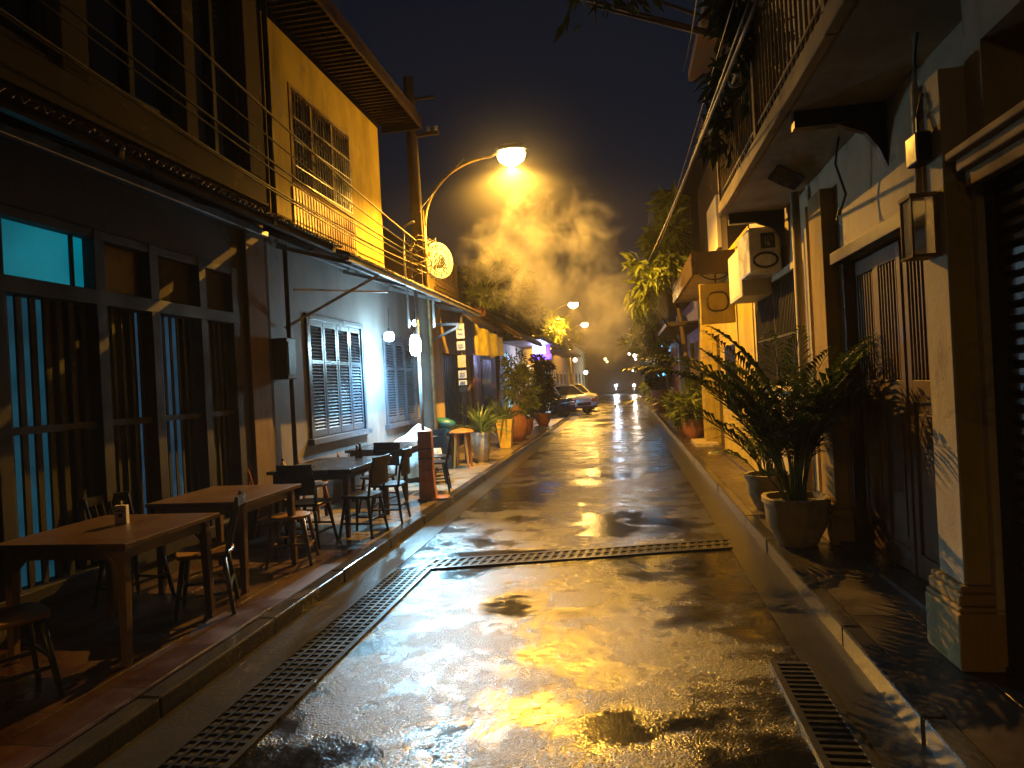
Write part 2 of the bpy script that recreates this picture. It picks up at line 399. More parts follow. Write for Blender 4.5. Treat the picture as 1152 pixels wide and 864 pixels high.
w=MB(); w.box(XW-.1,XW+.01,8.25,8.33,4.5,5.85); w.box(XW-.1,XW+.01,10.17,10.25,4.5,5.85); w.box(XW-.1,XW+.01,8.33,10.17,4.5,4.57); w.box(XW-.1,XW+.01,8.33,10.17,5.77,5.85)
for y in (8.9,9.55): w.box(XW-.09,XW+.005,y-.035,y+.035,4.57,5.77)
w.box(XW-.085,XW,8.33,10.17,5.42,5.47)
w=w.build('window',M_OLDW,B,bevel=.005)
g=MB(); g.box(XW-.15,XW-.13,8.25,10.25,4.5,5.85); g.build('pane',M_BLACK,w)
g=MB()
y=8.36
while y<10.16: g.tube([(XW+.03,y,4.52),(XW+.03,y,5.8)],.007,5); y+=.085
for z in (4.56,4.75,5.1,5.4,5.78): g.box(XW+.026,XW+.036,8.3,10.2,z,z+.014)
for k in range(11):        # scroll work
    yc=8.43+k*.17
    for zc,s in ((4.66,1),(4.92,-1),(5.25,1)):
        g.tube([(XW+.04,yc+s*.07*math.cos(a)*(1-a/9),zc+.08*math.sin(a)*(1-a/9)) for a in [j*.6 for j in range(11)]],.006,4)
g.build('window_grille',M_STEEL,w)
g=MB(); y=8.22
while y<10.3:
    g.box(XW+.0,XW+.02,y,y+.05,3.86,4.46); g.box(XW,XW+.008,y+.05,y+.085,3.86,4.46); y+=.085
g.build('corrugated_apron',M_CORRP,B)
g=MB()
g.box(-8.7,-3.42,7.45,11.85,6.62,6.68)
g.build('roof',M_ROOF,B)
g=MB()
for k in range(36): y=7.5+k*.12; g.box(XW,-3.46,y,y+.03,6.56,6.61)
g.box(-3.46,-3.42,7.45,11.85,6.46,6.618); g.box(XW,-3.46,11.8,11.85,6.46,6.618); g.box(XW,-3.462,7.5,11.8,6.60,6.62)
g.build('eave_rafters',M_DWOOD,B,bevel=.004)
def louvre_window(parent,y0,y1,z0,z1,n):
    g=MB(); x=XW
    g.box(x-.1,x+.035,y0-.08,y0,z0-.02,z1+.08); g.box(x-.1,x+.035,y1,y1+.08,z0-.02,z1+.08); g.box(x-.1,x+.04,y0,y1,z1,z1+.08); g.box(x-.1,x+.09,y0-.14,y1+.14,z0-.1,z0-.02)
    f=g.build('window',M_SHUT,parent,bevel=.006)
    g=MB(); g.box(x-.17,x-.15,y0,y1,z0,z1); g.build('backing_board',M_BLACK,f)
    w=(y1-y0)/n
    for i in range(n):
        a=y0+i*w+.008;b=a+w-.016; g=MB(); st=.05
        g.box(x-.03,x+.012,a,a+st,z0,z1);g.box(x-.03,x+.012,b-st,b,z0,z1);g.box(x-.03,x+.012,a+st,b-st,z0,z0+.08);g.box(x-.03,x+.012,a+st,b-st,z1-.08,z1);g.box(x-.03,x+.012,a+st,b-st,(z0+z1)/2+.2,(z0+z1)/2+.25)
        z=z0+.1
        while z<z1-.1:
            m=Matrix.Translation((x-.008,(a+b)/2,z))@Matrix.Rotation(.7,4,'Y'); hw=(b-a)/2-st
            g.box(-.026,.026,-hw,hw,-.005,.005,m); z+=.047
        g.build('shutter',M_SHUT,f)
louvre_window(B,8.45,10.25,1.12,2.72,4)
louvre_window(B,11.35,12.95,1.12,2.62,3)
w=thing('awning','corrugated awning on blue lit steel frame over the grey house front','awning')
corrugated(7.5,15.0,XW+.01,3.70,-3.15,3.36).build('roof_sheet',M_CORR,w,smooth=True)
g=MB()
for x,z in ((-3.2,3.31),(-3.65,3.46),(-4.1,3.6)): g.box(x-.025,x+.025,7.55,14.95,z-.03,z+.02)
for y in (7.7,9.7,11.7,13.7,14.8): g.bar((XW+.02,y,3.56),(-3.2,y,3.27),.04,.05)
g.build('frame',M_STEEL,w)
for a,b,q in (((-4.15,7.75,2.55),(-3.25,8.7,3.28),.035),((-4.17,13,3.0),(-3.2,13,2.95),.05),((-3.22,13,2.9),(-4.17,13,2.5),.04),((-4.1,7.95,3.05),(-3.3,9.2,3.12),.025),((-3.6,11,3.42),(-3.6,11,2.75),.03),((-3.35,11.7,3.4),(-3.35,11.7,2.8),.04)): MB().bar(a,b,q,q).build('brace',M_STEEL,w)

tag(MB().tube([(-4.1,7.75,.12),(-4.1,7.75,3.6)],.03,8).build('awning_post',M_MBLK,smooth=True),'slim black post carrying the awning beside the meter box','post')
w=thing('meter_box','black meter box fixed between the slatted front and louvred window','box',(-4.08,7.55,2.15))
g=MB(); g.box(-.1,.1,-.1,.12,-.25,.25); g.build('case',M_MBLK,w,bevel=.01); g=MB(); g.box(.1,.108,-.07,.09,-.2,.2); g.build('lid',M_MBLK,w)
# lamps under the awning
COOL=(.33,.72,1.0)
def bulb(label,loc,r,h,power):
    t=thing('hanging_bulb',label,'light bulb',loc,group='bulbs hanging under the awning')
    g=MB(); g.lathe([(.001,-h/2),(r*.7,-h/2+.01),(r,-h/4),(r,h/4),(r*.6,h/2-.005),(.02,h/2)]); g.build('glass_bulb',emit('cool white bulb glow',(.5,.84,1),150),t,smooth=True)
    g=MB(); g.lathe([(.02,h/2),(.022,h/2+.05),(.012,h/2+.07)]); g.tube([(0,0,h/2+.07),(0.01,0,h/2+.4)],.006,5); g.build('lamp_holder',M_MBLK,t)
    l=light('bulb_light',(loc[0],loc[1],loc[2]-h/2-.05),COOL,power,'SPOT',.04,spot_size=math.radians(140),spot_blend=.6); l.rotation_euler=Vector((.55,-.05,.83)).to_track_quat('Z','Y').to_euler(); 
    return t
b1=bulb('round bright cool bulb nearest the louvred window',(-3.86,10.7,2.6),.08,.16,230)
b2=bulb('large cylindrical cool white lamp hanging at the steel post',(-3.38,10.6,2.42),.09,.34,520)
light('added_road_spot',(-3.25,10.35,2.2),COOL,950,'SPOT',.05,rot=(Vector((-3.25,10.35,2.2))-Vector((-1.35,4.9,0))).to_track_quat('Z','Y').to_euler(),spot_size=math.radians(50),spot_blend=.9)  # extra spot added beside the lamp to cast blue onto the road
b3=bulb('small cool bulb hanging highest under the awning',(-3.55,11.2,2.85),.05,.1,50)
tag(MB().tube([(-3.42,10.9,.12),(-3.42,10.9,3.38)],.03,10).build('steel_post',M_STEEL,smooth=True),'shiny steel post under the awning next to the bright cylindrical lamp','post')
# ------------------------------------------------------------------ utility pole, street lamps
P=thing('utility_pole','tall weathered utility pole wrapped with cables behind the awning','utility pole',(-3.72,12.4,.1))
g=MB(); g.tube([(0,0,0),(-.05,0,3.5),(-.1,0,7.6)],[.15,.13,.10],12); g.build('pole',M_POLE,P,smooth='auto')
g=MB(); g.tube([(.13,-.1,0),(.1,-.1,4.2),(.1,-.1,5.0)],.035,8); g.build('conduit',M_CORRP,P,smooth=True)
o=MB().box(-.15,.45,-.03,.03,6.45,6.52).build('cross_arm',M_POLE,P); MB().box(-.1,.4,-.03,.03,7.15,7.2).build('cross_arm',M_POLE,P)
for x in (.4,.25): MB().lathe([(.02,0),(.045,.02),(.03,.05),(.045,.08),(.02,.1)],(x,0,6.521),10).build('insulator',M_POTW,o,smooth=True)

g=MB()
for k in range(9):
    z=3.75+k*.09; a=random.uniform(0,6); r=.17+random.random()*.06
    g.tube([(r*math.cos(a+j*.5)-.05,r*math.sin(a+j*.5),z+.05*math.sin(j*1.3+a)) for j in range(14)],.010,5)
for k in range(12):
    a=random.uniform(0,6); x,y=.14*math.cos(a),.14*math.sin(a); g.tube([(x,y,3.8+random.random()*.7),(x*1.9,y*1.9,4+random.random()*.6),(x*2.2,y*1.5,3.7+random.random()*.5),(x*1.1,y,3.5)],.008,5)
g.build('cable_tangle',M_CABLEP,P)
HSM=emit('sodium lamp glow',(1,.62,.2),35)
HSM2=emit('far sodium lamp glow',(1,.68,.28),110)
def street_lamp(label,base,reach,z,power,mat=HSM,pole=True,col=(1,.48,.055),spot=True):
    t=thing('street_lamp',label,'street lamp',base,group='street lamps over the road')
    g=MB(); pts=[]
    z0=z-1.25
    for i in range(13):
        q=i/12; a=q*PI/2; pts.append((.12+reach*.72*(1-math.cos(a)),0,z0+1.18*math.sin(a)))
    pts.append((reach-.18,0,z+.02-.0)); 
    pts=[(p[0],p[1],p[2]-base[2]) for p in pts]
    g.tube(pts,.028,8); g.build('arm',M_CORRP,t,smooth=True)
    if pole:
        g=MB(); g.tube([(.1,0,0),(.1,0,z0+.1-base[2])],[.09,.05],10); g.build('pole',M_STEEL,t,smooth=True)
    zz=z-base[2]
    g=MB(); m=Matrix.Translation((reach,0,zz+.03))@Matrix.Diagonal((1.9,1,1,1)); g.lathe([(.03,.10),(.09,.09),(.14,.04),(.155,-.02),(.15,-.03),(.02,-.031)][::-1],(0,0,0),16,m); g.build('lamp_head',M_STEEL,t,smooth='auto')
    g=MB(); m=Matrix.Translation((reach,0,zz-.005))@Matrix.Diagonal((1.55,1,1,1)); g.lathe([(.02,-.27),(.09,-.25),(.15,-.18),(.175,-.08),(.15,-.0)],(0,0,0),16,m); g.build('lens',mat,t,smooth=True)
    lo=(base[0]+reach,base[1],z-.30)
    if spot:
        light('street_lamp_light',lo,col,power,'SPOT',.02,rot=(0,0,0),spot_size=math.radians(154),spot_blend=.38); light('street_lamp_glow',(lo[0]-.0,lo[1],lo[2]),col,power*.075,'POINT',.02)
    else: light('street_lamp_light',lo,col,power,'POINT',.12)
    return t
L1=street_lamp('nearest glowing street lamp on a curved arm from the utility pole',(-3.72,12.3,.1),1.85,6.05,4300,pole=False)
street_lamp('smaller glowing street lamp farther down, left of the road',(-4.1,37,0),1.5,6.0,5200,HSM2)
street_lamp('farthest glowing street lamp beyond the parked cars',(-4.2,52,0),1.35,6.1,5000,HSM2)
street_lamp('street lamp behind the viewer on the left pavement',(-4.15,-8,.1),.95,6.05,430)
# ------------------------------------------------------------------ cables
ci=0
def cable(a,b,sag,r=.012,label='',mat=M_CABLE,group='overhead cables on the left',mid=None):
    a=Vector(a);b=Vector(b); pts=[a.lerp(b,i/24)-Vector((0,0,sag*4*(i/24)*(1-i/24))) for i in range(25)]
    tag(MB().tube(pts,r,5).build('cable',mat,smooth=True),label,'cable',group)
pt=(-3.78,12.35)
names=['uppermost','second','third','fourth','fifth','lowest']
for i,(zf,zn,xn,sg) in enumerate(((4.52,5.15,-3.3,.2),(4.33,4.9,-3.4,.22),(4.22,4.72,-3.5,.3),(4.14,4.55,-3.45,.28),(4.06,4.45,-3.6,.36),(3.92,4.25,-3.5,.25))):
    cable((pt[0],pt[1],zf),(xn,-1.5,zn+.3),sg,.013 if i in(0,2) else .009,names[i]+' cable running from the pole along the left upper walls',M_CABLEP if i in (0,4) else M_CABLE)
for i,(z,x2,z2,r) in enumerate(((4.1,-3.6,5.2,.011),(4.0,-3.9,5.0,.009))):
    cable((pt[0],pt[1],z),(x2,40,z2),.6,r,['upper','lower'][i]+' cable leaving the pole down the street')
cable((-3.5,11.6,4.9),(-2.85,12.6,6.1),-.02,.009,'short stray wire sticking up beside the pole')
def at(px,py,Y):
    r=Fw+Rv*((px-576)/750)+Uv*((432-py)/750); t=Y/r.y; return Vector((0,0,CZ))+r*t
for i,(p0,y0,p1,y1,r) in enumerate((((722,306),22,(868,-40),3.2,.012),((730,300),24,(858,-40),3.4,.010),((768,80),16,(790,-40),5.5,.008),((735,290),26,(838,-40),4.6,.007))):
    cable(at(*p0,y0),at(*p1,y1),.12,r,['thick cable climbing from the leafy tree to upper right','thinner cable beside the thick one at upper right','lone thin cable highest in the middle of the sky','faint thin cable left of the balcony'][i],M_CABLEP if i==0 else M_CABLE,'overhead cables on the right')
tag(MB().tube([(-3.95,12,3.55),(-3.95,12,4.2),(-3.93,12,4.75),(-3.7,11.9,4.8)],.025,7).build('vent_pipe',M_STEEL,smooth=True),'pale bent pipe rising through the awning left of the utility pole','pipe')
# round sign on the pole
t=thing('round_sign','round lit white sign with dark lettering ring beside the pole','sign',(-3.56,12.95,4.24),rotz=math.radians(56))
g=MB(); m=Matrix.Rotation(PI/2,4,'X'); g.lathe([(.43,-.05),(.45,-.03),(.45,.03),(.43,.05)],(0,0,0),40,m); g.build('sign_disc',emit('sign white glow',(.8,.85,.8),.05,6),t)
g=MB()
for k in range(26):
    a=2*PI*k/26; rr=.355
    for q in range(2):
        a2=a+random.uniform(-.09,.09); r1=rr+random.uniform(-.045,0);r2=rr+random.uniform(.02,.05)
        g.bar((r1*math.cos(a),-.053,r1*math.sin(a)),(r2*math.cos(a2),-.053,r2*math.sin(a2)),.026,.008)
for k in range(60): 
    a=2*PI*k/60;b=2*PI*(k+1)/60; g.bar((.29*math.cos(a),-.053,.29*math.sin(a)),(.29*math.cos(b),-.053,.29*math.sin(b)),.024,.008)
for k in range(16):
    c=Vector((random.uniform(-.17,.17),-.053,random.uniform(-.2,.2))); g.tube([c+Vector((.05*math.cos(j),0,.06*math.sin(j*1.3))) for j in range(5)],.022,4)
g.build('lettering',M_INK,t)
g=MB(); g.bar((-.4,.06,0),(-.1,.06,.0),.04,.04); g.bar((-.25,.06,-.35),(-.25,.06,.35),.03,.03); g.build('bracket',M_MBLK,t); t.scale=(.82,.82,.82)
# sticker pole
t=thing('sticker_post','thin dark post covered with white and blue stickers','post',(-3.28,13.4,.12))
g=MB(); g.tube([(0,0,0),(0,0,3.1)],.05,10); g.build('post',M_MBLK,t,smooth=True)
for k,(z,h,m) in enumerate(((2.72,.3,M_CLOTH),(2.42,.18,M_CLOTH),(2.1,.25,M_POTY),(1.83,.16,M_CLOTH),(1.66,.1,M_CLOTH),(1.52,.1,M_MBLK))):
    g=MB(); g.box(-.085,.085,-.062,-.052,z-h/2,z+h/2); o=g.build('sticker',m,t)
    if m==M_CLOTH:
        g=MB()
        for j in range(2):
            zz=z-h*.18+j*h*.32; g.tube([( -.05+.1*i/6,-.064,zz+.022*math.sin(i*2.2+k)) for i in range(7)],.009,4)
        g.build('sticker_print',M_BLUEP,o)
# ------------------------------------------------------------------ furniture
def leg_bar(g,a,b,w,w2=None):
    a=Vector(a);b=Vector(b); w2=w2 or w
    vs=[];
    for p,q in ((a,w),(b,w2)):
        for sx,sy in ((-1,-1),(1,-1),(1,1),(-1,1)): vs.append(p+Vector((sx*q/2,sy*q/2,0)))
    g.add(vs,[(3,2,1,0),(4,5,6,7),(0,1,5,4),(1,2,6,5),(2,3,7,6),(3,0,4,7)])
def make_table(label,loc,w,l,top,leg,thk=.035,rot=0,braces=True):
    t=thing('table',label,'table',loc,rot,group='tables on the left pavement')
    g=MB(); g.box(-w/2,w/2,-l/2,l/2,.75-thk,.75); g.build('tabletop',top,t,bevel=.006)
    g=MB(); a=.09
    for s in (-1,1):
        g.box(-w/2+a,w/2-a,s*(l/2-a)-.012,s*(l/2-a)+.012,.75-thk-.08,.75-thk-.001); g.box(s*(w/2-a)-.012,s*(w/2-a)+.012,-l/2+a+.012,l/2-a-.012,.75-thk-.08,.75-thk-.001)
    g.build('apron',leg,t)
    for sx in (-1,1):
        for sy in (-1,1):
            g=MB(); x,y=sx*(w/2-.08),sy*(l/2-.08); leg_bar(g,(x+sx*.005,y+sy*.02,0),(x,y,.75-thk-.002),.045,.062)
            if braces: g.bar((x,y,.55),(x-sx*.15,y,.71),.028,.028)
            g.build('leg',leg,t,bevel=.005)
    return t
make_table('nearest brown wooden table, carrying the white card',(-3.46,4.0,.118),.95,.95,M_TABW,M_LEGW)
make_table('second brown wooden table, bare top, beside the blue lit slats',(-3.50,5.38,.118),.9,.95,M_TABW,M_LEGW)
make_table('black table in front of the louvred window, ringed by chairs',(-3.48,7.5,.118),.98,1.35,M_BLKT,M_DWOOD,.04,0,False)
make_table('far dark table behind the orange wooden stand',(-3.55,9.65,.118),.95,1.2,M_BLKT,M_DWOOD,.04,0,False)
def make_chair(name,label,cat,loc,rot,seatm,m,back=True,round_=False,group=None,solid=False,sh=.46):
    """sitter faces -Y, back at +Y"""
    t=thing(name,label,cat,loc,rot,group=group)
    g=MB()
    if round_: g.lathe([(.05,sh-.035),(.165,sh-.035),(.178,sh-.02),(.178,sh-.006),(.165,sh),(.02,sh)],(0,0,0),28)
    else:
        n=24; prof=[]
        for z,k in ((sh-.03,.96),(sh-.02,1),(sh-.006,1),(sh,.97)):
            prof.append((.2*k,z))
        g.lathe(prof,(0,0,0),24,None,.55)
    g.build('seat',seatm,t,smooth='auto')
    s=.135
    for sx in (-1,1):
        for sy in (-1,1):
            g=MB(); g.tube([(sx*(s+.065),sy*(s+.06),0),(sx*s,sy*s,sh-.03)],[.015,.02],8); g.build('leg',m,t,smooth=True)
    g=MB(); k=s+.04
    for sx in (-1,1): g.bar((sx*k,-k,.16),(sx*k,k,.16),.016,.02)
    for sy in (-1,1): g.bar((-k,sy*k,.2),(k,sy*k,.2),.016,.02)
    g.build('stretcher',m,t)
    if back:
        g=MB()
        for sx in (-1,1): g.tube([(sx*.17,.16,sh-.03),(sx*.185,.2,sh+.2),(sx*.19,.25,sh+.38)],[.015,.014,.012],8)
        pts=[(-.2+.4*i/10,.25-.0+.035*math.sin(PI*i/10),sh+.36) for i in range(11)]
        for i in range(10): g.bar(pts[i],pts[i+1],.022,.07 if not solid else .11)
        if solid:
            for i in range(10): g.bar((pts[i][0],pts[i][1]-.03,sh+.2),(pts[i+1][0],pts[i+1][1]-.03,sh+.2),.014,.2)
        else:
            for q in (-.1,-.035,.035,.1): g.tube([(q*.9,.175,sh-.01),(q,.26,sh+.34)],.009,6)
        g.build('backrest',m,t)
    return t
make_chair('chair','slat back chair at the near end of the first table, mostly in the dark','chair',(-3.42,3.13,.118),math.radians(150),M_SEATW,M_GREENM,group='chairs on the left pavement')
make_chair('chair','slat back chair with pale seat between the two brown tables','chair',(-3.18,4.56,.118),math.radians(-62),M_SEATW,M_GREENM,group='chairs on the left pavement')
make_chair('chair','dark chair pushed against the slatted wall behind the second table','chair',(-3.93,4.72,.118),math.radians(80),M_DWOOD,M_MBLK,group='chairs on the left pavement')
make_chair('stool','round wooden backless stool at the far end of the second table','stool',(-3.19,5.88,.118),.3,M_SEATW,M_LEGW,False,True)
for i,(x,y,r,l) in enumerate(((-2.93,7.0,-95,'black chair with its back to the road, nearest along the black table'),(-2.9,7.75,-85,'black chair with its back to the road, second along the black table'),
    (-3.3,8.45,-10,'black chair at the far head of the black table'),(-3.35,6.58,176,'black chair at the near head of the black table'),
    (-2.92,9.9,-78,'black chair beside the orange stand at the far table'),(-3.2,10.75,10,'black chair behind the far table beneath the cylindrical lamp'))):
    make_chair('black_chair',l,'chair',(x,y,.116),math.radians(r),M_MBLK,M_MBLK,group='black chairs around the dark tables',solid=True)
for i,(x,y,l) in enumerate(((-3.98,7.05,'wooden chair between black table and wall, nearest the camera'),(-3.98,7.85,'wooden chair on the wall side of the black table, under the louvred window'),(-4.0,9.4,'wooden chair on the wall side of the far table'))):
    make_chair('wooden_chair',l,'chair',(x,y,.116),math.radians(92),M_SEATW,M_ORW,group='wooden chairs along the wall',solid=True)
# things on tables
t=thing('table_card','small white standing card printed with a dark cup on the nearest table','menu card',(-3.5,4.12,.868),math.radians(12))
g=MB(); g.box(-.04,.04,-.02,.02,.0,.13); g.build('card',M_PAPER,t,bevel=.002)
g=MB(); g.prism([(-.018,.075),(.018,.075),(.012,.048),(-.012,.048)],-.0225,-.0205); 
for k in range(6): g.bar((-.026+.0087*k,-.0215,.088+.009*math.sin(k/5*PI)),(-.026+.0087*(k+1),-.0215,.088+.009*math.sin((k+1)/5*PI)),.002,.009)
g.build('printed_cup',M_INK,t)
g=MB(); g.tube([(0,0,.13),(0,0,.16)],.005,6); g.build('pin',M_PAPER,t)
def bottle(label,loc,m,h=.16,r=.032,cat='bottle'):
    t=thing('bottle',label,cat,loc,group='bottles on the tables')
    MB().lathe([(r*.9,0),(r,.01),(r,h*.6),(r*.45,h*.78),(r*.4,h)],(0,0,0),16).build('glass_body',m,t,smooth=True); MB().lathe([(r*.5,h),(r*.5,h+.02),(r*.3,h+.025)],(0,0,0),12).build('cap',M_MBLK,t)
bottle('small dark sauce bottle standing on the black table',(-3.35,8.0,.866),M_GLASS)
bottle('reddish bottle beside the dark one on the black table',(-3.42,8.07,.866),paint('red sauce',(.2,.03,.01),.25),.13)
bottle('pale candle jar at the wall corner of the black table',(-3.86,7.0,.866),M_PAPER,.1,.03,'jar')
t=thing('menu_stand','orange varnished wooden stand with flared foot beside the kerb','stand',(-2.86,9.2,.116),math.radians(8))
g=MB(); g.box(-.1,.1,-.09,.09,.42,.98); g.build('upper_box',M_ORW,t,bevel=.008)
g=MB(); g.prism([(-.11,.02),(.13,.02),(.11,.2),(.1,.42),(-.1,.42)],-.1,.1); g.build('lower_box',M_ORW,t,bevel=.006)
g=MB(); g.box(-.13,.3,-.14,.14,0,.03); g.build('foot',M_ORW,t,bevel=.006)
g=MB(); g.box(-.102,.102,-.0925,-.0915,.58,.6); g.box(-.104,.104,-.095,.095,.72,.735); g.build('trim',M_DWOOD,t)
# cloth-covered heap
g=MB(); n=26; vs=[];fs=[]
for i in range(n+1):
    for j in range(n+1):
        u=i/n*2-1; v=j/n*2-1; x=u*.5;y=v*.5; r=max(abs(u),abs(v)); rr=math.hypot(u-.35,v)
        z=.62+.36*max(0,1-rr/1.1)**1.1
        if r>.82: z-= (r-.82)/.18*.55; x*=.93; y*=.93; x+=.03*math.sin(v*16); y+=.03*math.sin(u*17)
        z+=.012*math.sin(u*9+v*4)+.01*math.sin(v*13)
        vs.append((x,y,z))
for i in range(n):
    for j in range(n): a=i*(n+1)+j; fs.append((a,a+n+1,a+n+2,a+1))
g.add(vs,fs); t=thing('covered_cart','small cart under a peaked white cloth beside the steel post','cart',(-3.78,11.3,.116))
o=g.build('cloth',M_CLOTH,t,smooth=True); md=o.modifiers.new('s','SOLIDIFY'); md.thickness=.01
g=MB(); g.box(-.38,.38,-.38,.38,.08,.58); g.build('cart_body',M_DWOOD,t)
for sx in (-1,1):
    for sy in (-1,1): g=MB(); g.tube([(sx*.3,sy*.3-.02,.05),(sx*.3,sy*.3+.02,.05)],.05,12); g.build('wheel',M_TYRE,t)
# barrel table & teal bundle
t=thing('round_stool','tall round stool with orange wooden top beside the spiky plant','stool',(-3.2,12.7,.116))
g=MB(); g.lathe([(.02,.68),(.24,.68),(.25,.70),(.2,.74),(.06,.77)],(0,0,0),24); g.build('seat',M_ORW,t,smooth='auto')
for k in range(4): a=PI/4+k*PI/2; g=MB(); g.tube([(.2*math.cos(a),.2*math.sin(a),0),(.13*math.cos(a),.13*math.sin(a),.68)],[.025,.03],8); g.build('leg',M_ORW,t)
t=thing('teal_bags','teal bundle of two rounded bags resting on a dark crate by the wall','bag',(-3.62,12.8,.116))
g=MB(); g.box(-.22,.22,-.2,.2,0,.62); g.build('crate',M_DWOOD,t,bevel=.01)
for k,(x,z,rx,rz) in enumerate(((0,.72,.2,.10),(.03,.88,.26,.11))):
    g=MB(); m=Matrix.Translation((x,0,z))@Matrix.Rotation(.15*k,4,'Y')@Matrix.Diagonal((rx,.18,rz,1)); g.lathe([(math.sin(a)+.001,-math.cos(a)) for a in [PI*i/12 for i in range(13)]],(0,0,0),18,m); g.build('bag',M_TEAL,t,smooth=True)
# ------------------------------------------------------------------ vegetation
def leafquad(g,p,d,up,L,W,fold=.25):
    d=d.normalized(); s=d.cross(up); 
    if s.length<.01: s=Vector((1,0,0))
    s.normalize(); n=s.cross(d)
    a=p; b=p+d*L*.45+s*W/2+n*W*fold; c=p+d*L-n*L*.12; e=p+d*L*.45-s*W/2+n*W*fold; m=p+d*L*.5
    g.add([a,b,c,e,m],[(0,1,4),(1,2,4),(2,3,4),(3,0,4)])
def rnd(): 
    while 1:
        v=Vector((random.uniform(-1,1),random.uniform(-1,1),random.uniform(-1,1)))
        if .01<v.length<1: return v
def crown(clumps,n,L,W,droop=.3):
    g=MB(); tot=sum(c[3]*c[4]*c[5] for c in clumps)
    for (cx,cy,cz,rx,ry,rz) in clumps:
        k=int(n*rx*ry*rz/tot); sub=[rnd() for _ in range(max(5,k//55))]
        for _ in range(k):
            s=random.choice(sub); v=s*.85+rnd()*.30; p=Vector((cx+v.x*rx,cy+v.y*ry,cz+v.z*rz))
            d=(v*.8+rnd()-Vector((0,0,droop))); q=random.uniform(.6,1.3); leafquad(g,p,d,rnd(),L*q,W*q)
    return g
def tree(name,label,base,top,clumps,n,L,W,m,limbs,group=None,r=.1,droop=.3,cat='tree'):
    t=thing(name,label,cat,base,group=group); b=Vector(base)
    rel=[(c[0]-b.x,c[1]-b.y,c[2]-b.z,*c[3:]) for c in clumps]
    g=MB(); tp=Vector(top)-b; mid=tp*.5+Vector((.1*tp.z*.3,.05,0)); g.tube([(0,0,0),mid,tp],[r,r*.75,r*.5],9)
    for c in rel:
        e=Vector(c[:3]); st=tp*.6 if e.z<tp.z else tp*.85
        g.tube([st,st.lerp(e,.5)+Vector((0,0,.15)),e],[r*.4,r*.25,r*.12],6)
        for _ in range(limbs):
            v=rnd(); g.tube([e,e+Vector((v.x*c[3],v.y*c[4],v.z*c[5]))*.7],[r*.14,r*.05],5)
    g.build('trunk',M_BARK,t,smooth=True)
    crown(rel,n,L,W,droop).build('crown',m,t)
    return t
def potprof(r,h,top=1.0,bot=.62): return [(r*bot*.9,0),(r*bot,.02),(r*.93,h*.45),(r*top,h*.9),(r*top*1.06,h*.9),(r*top*1.06,h),(r*top*.9,h),(r*top*.86,h*.88),(.02,h*.86)]
def frond(rg,lg,p,az,elev,L,n,ll,lw,curl=1.3):
    d=Vector((math.cos(az)*math.cos(elev),math.sin(az)*math.cos(elev),math.sin(elev))); pts=[Vector(p)]; N=14; hd=Vector((math.cos(az),math.sin(az),0))
    for i in range(N):
        e=elev-curl*(i/N)**1.6; dd=hd*math.cos(e)+Vector((0,0,math.sin(e))); pts.append(pts[-1]+dd*L/N)
    rg.tube(pts,[.009*(1-.75*i/N) for i in range(N+1)],5)
    side=Vector((-math.sin(az),math.cos(az),0))
    for i in range(n):
        q=.28+.72*i/n; f=q*N; k=min(int(f),N-1); pp=pts[k].lerp(pts[k+1],f-k); ax=(pts[k+1]-pts[k]).normalized()
        for s in (-1,1):
            dr=ax*.75+side*s*(1-.35*q)+Vector((0,0,random.uniform(-.1,.25)));l=ll*math.sin(PI*(.15+.8*q))*random.uniform(.85,1.1)
            up=ax.cross(side)*-1
            dr.normalize(); w=lw; a=pp; sd=dr.cross(Vector((0,0,1))).normalized()
            c1=a+dr*l*.5; c2=a+dr*l-Vector((0,0,l*.28))
            lg.add([a,c1+sd*w/2,c1-sd*w/2,c2],[(0,1,2),(1,3,2)])
def palm(label,loc,pot_r,pot_h,potm,fr,L,ll=.32,lw=.028,nl=22,sq=.0,name='potted_palm',stems=6,spread=.1):
    t=thing(name,label,'potted plant',loc)
    MB().lathe(potprof(pot_r,pot_h),(0,0,0),32,None,sq).build('pot',potm,t,smooth='auto')
    MB().lathe([(pot_r*.8,pot_h*.84),(pot_r*.8,pot_h*.885),(.02,pot_h*.92)],(0,0,0),16).build('soil',M_SOIL,t)
    rg=MB();lg=MB()
    for k in range(fr):
        a=2*PI*k/fr*1.0+random.uniform(-.3,.3)+k; r=random.uniform(0,spread); e=random.choice([1.5,1.38,1.2,.98])+random.uniform(-.1,.1)
        if math.cos(a)>.15: e=max(e,1.42)
        LL=L*random.uniform(.75,1.1)*(.82 if math.cos(a)>.15 else 1); b=(r*math.cos(a),r*math.sin(a),pot_h*.88)
        frond(rg,lg,b,a,e,LL,nl,ll,lw,random.uniform(.7,1.6))
    rg.build('stem',M_LEAFB,t,smooth=True); lg.build('fronds',M_LEAF,t); return t
palm('big dark palm in a mossy concrete pot on the right pavement',(1.46,6.35,.126),.27,.43,M_POTC,38,1.95,.42,.034,32,.35)
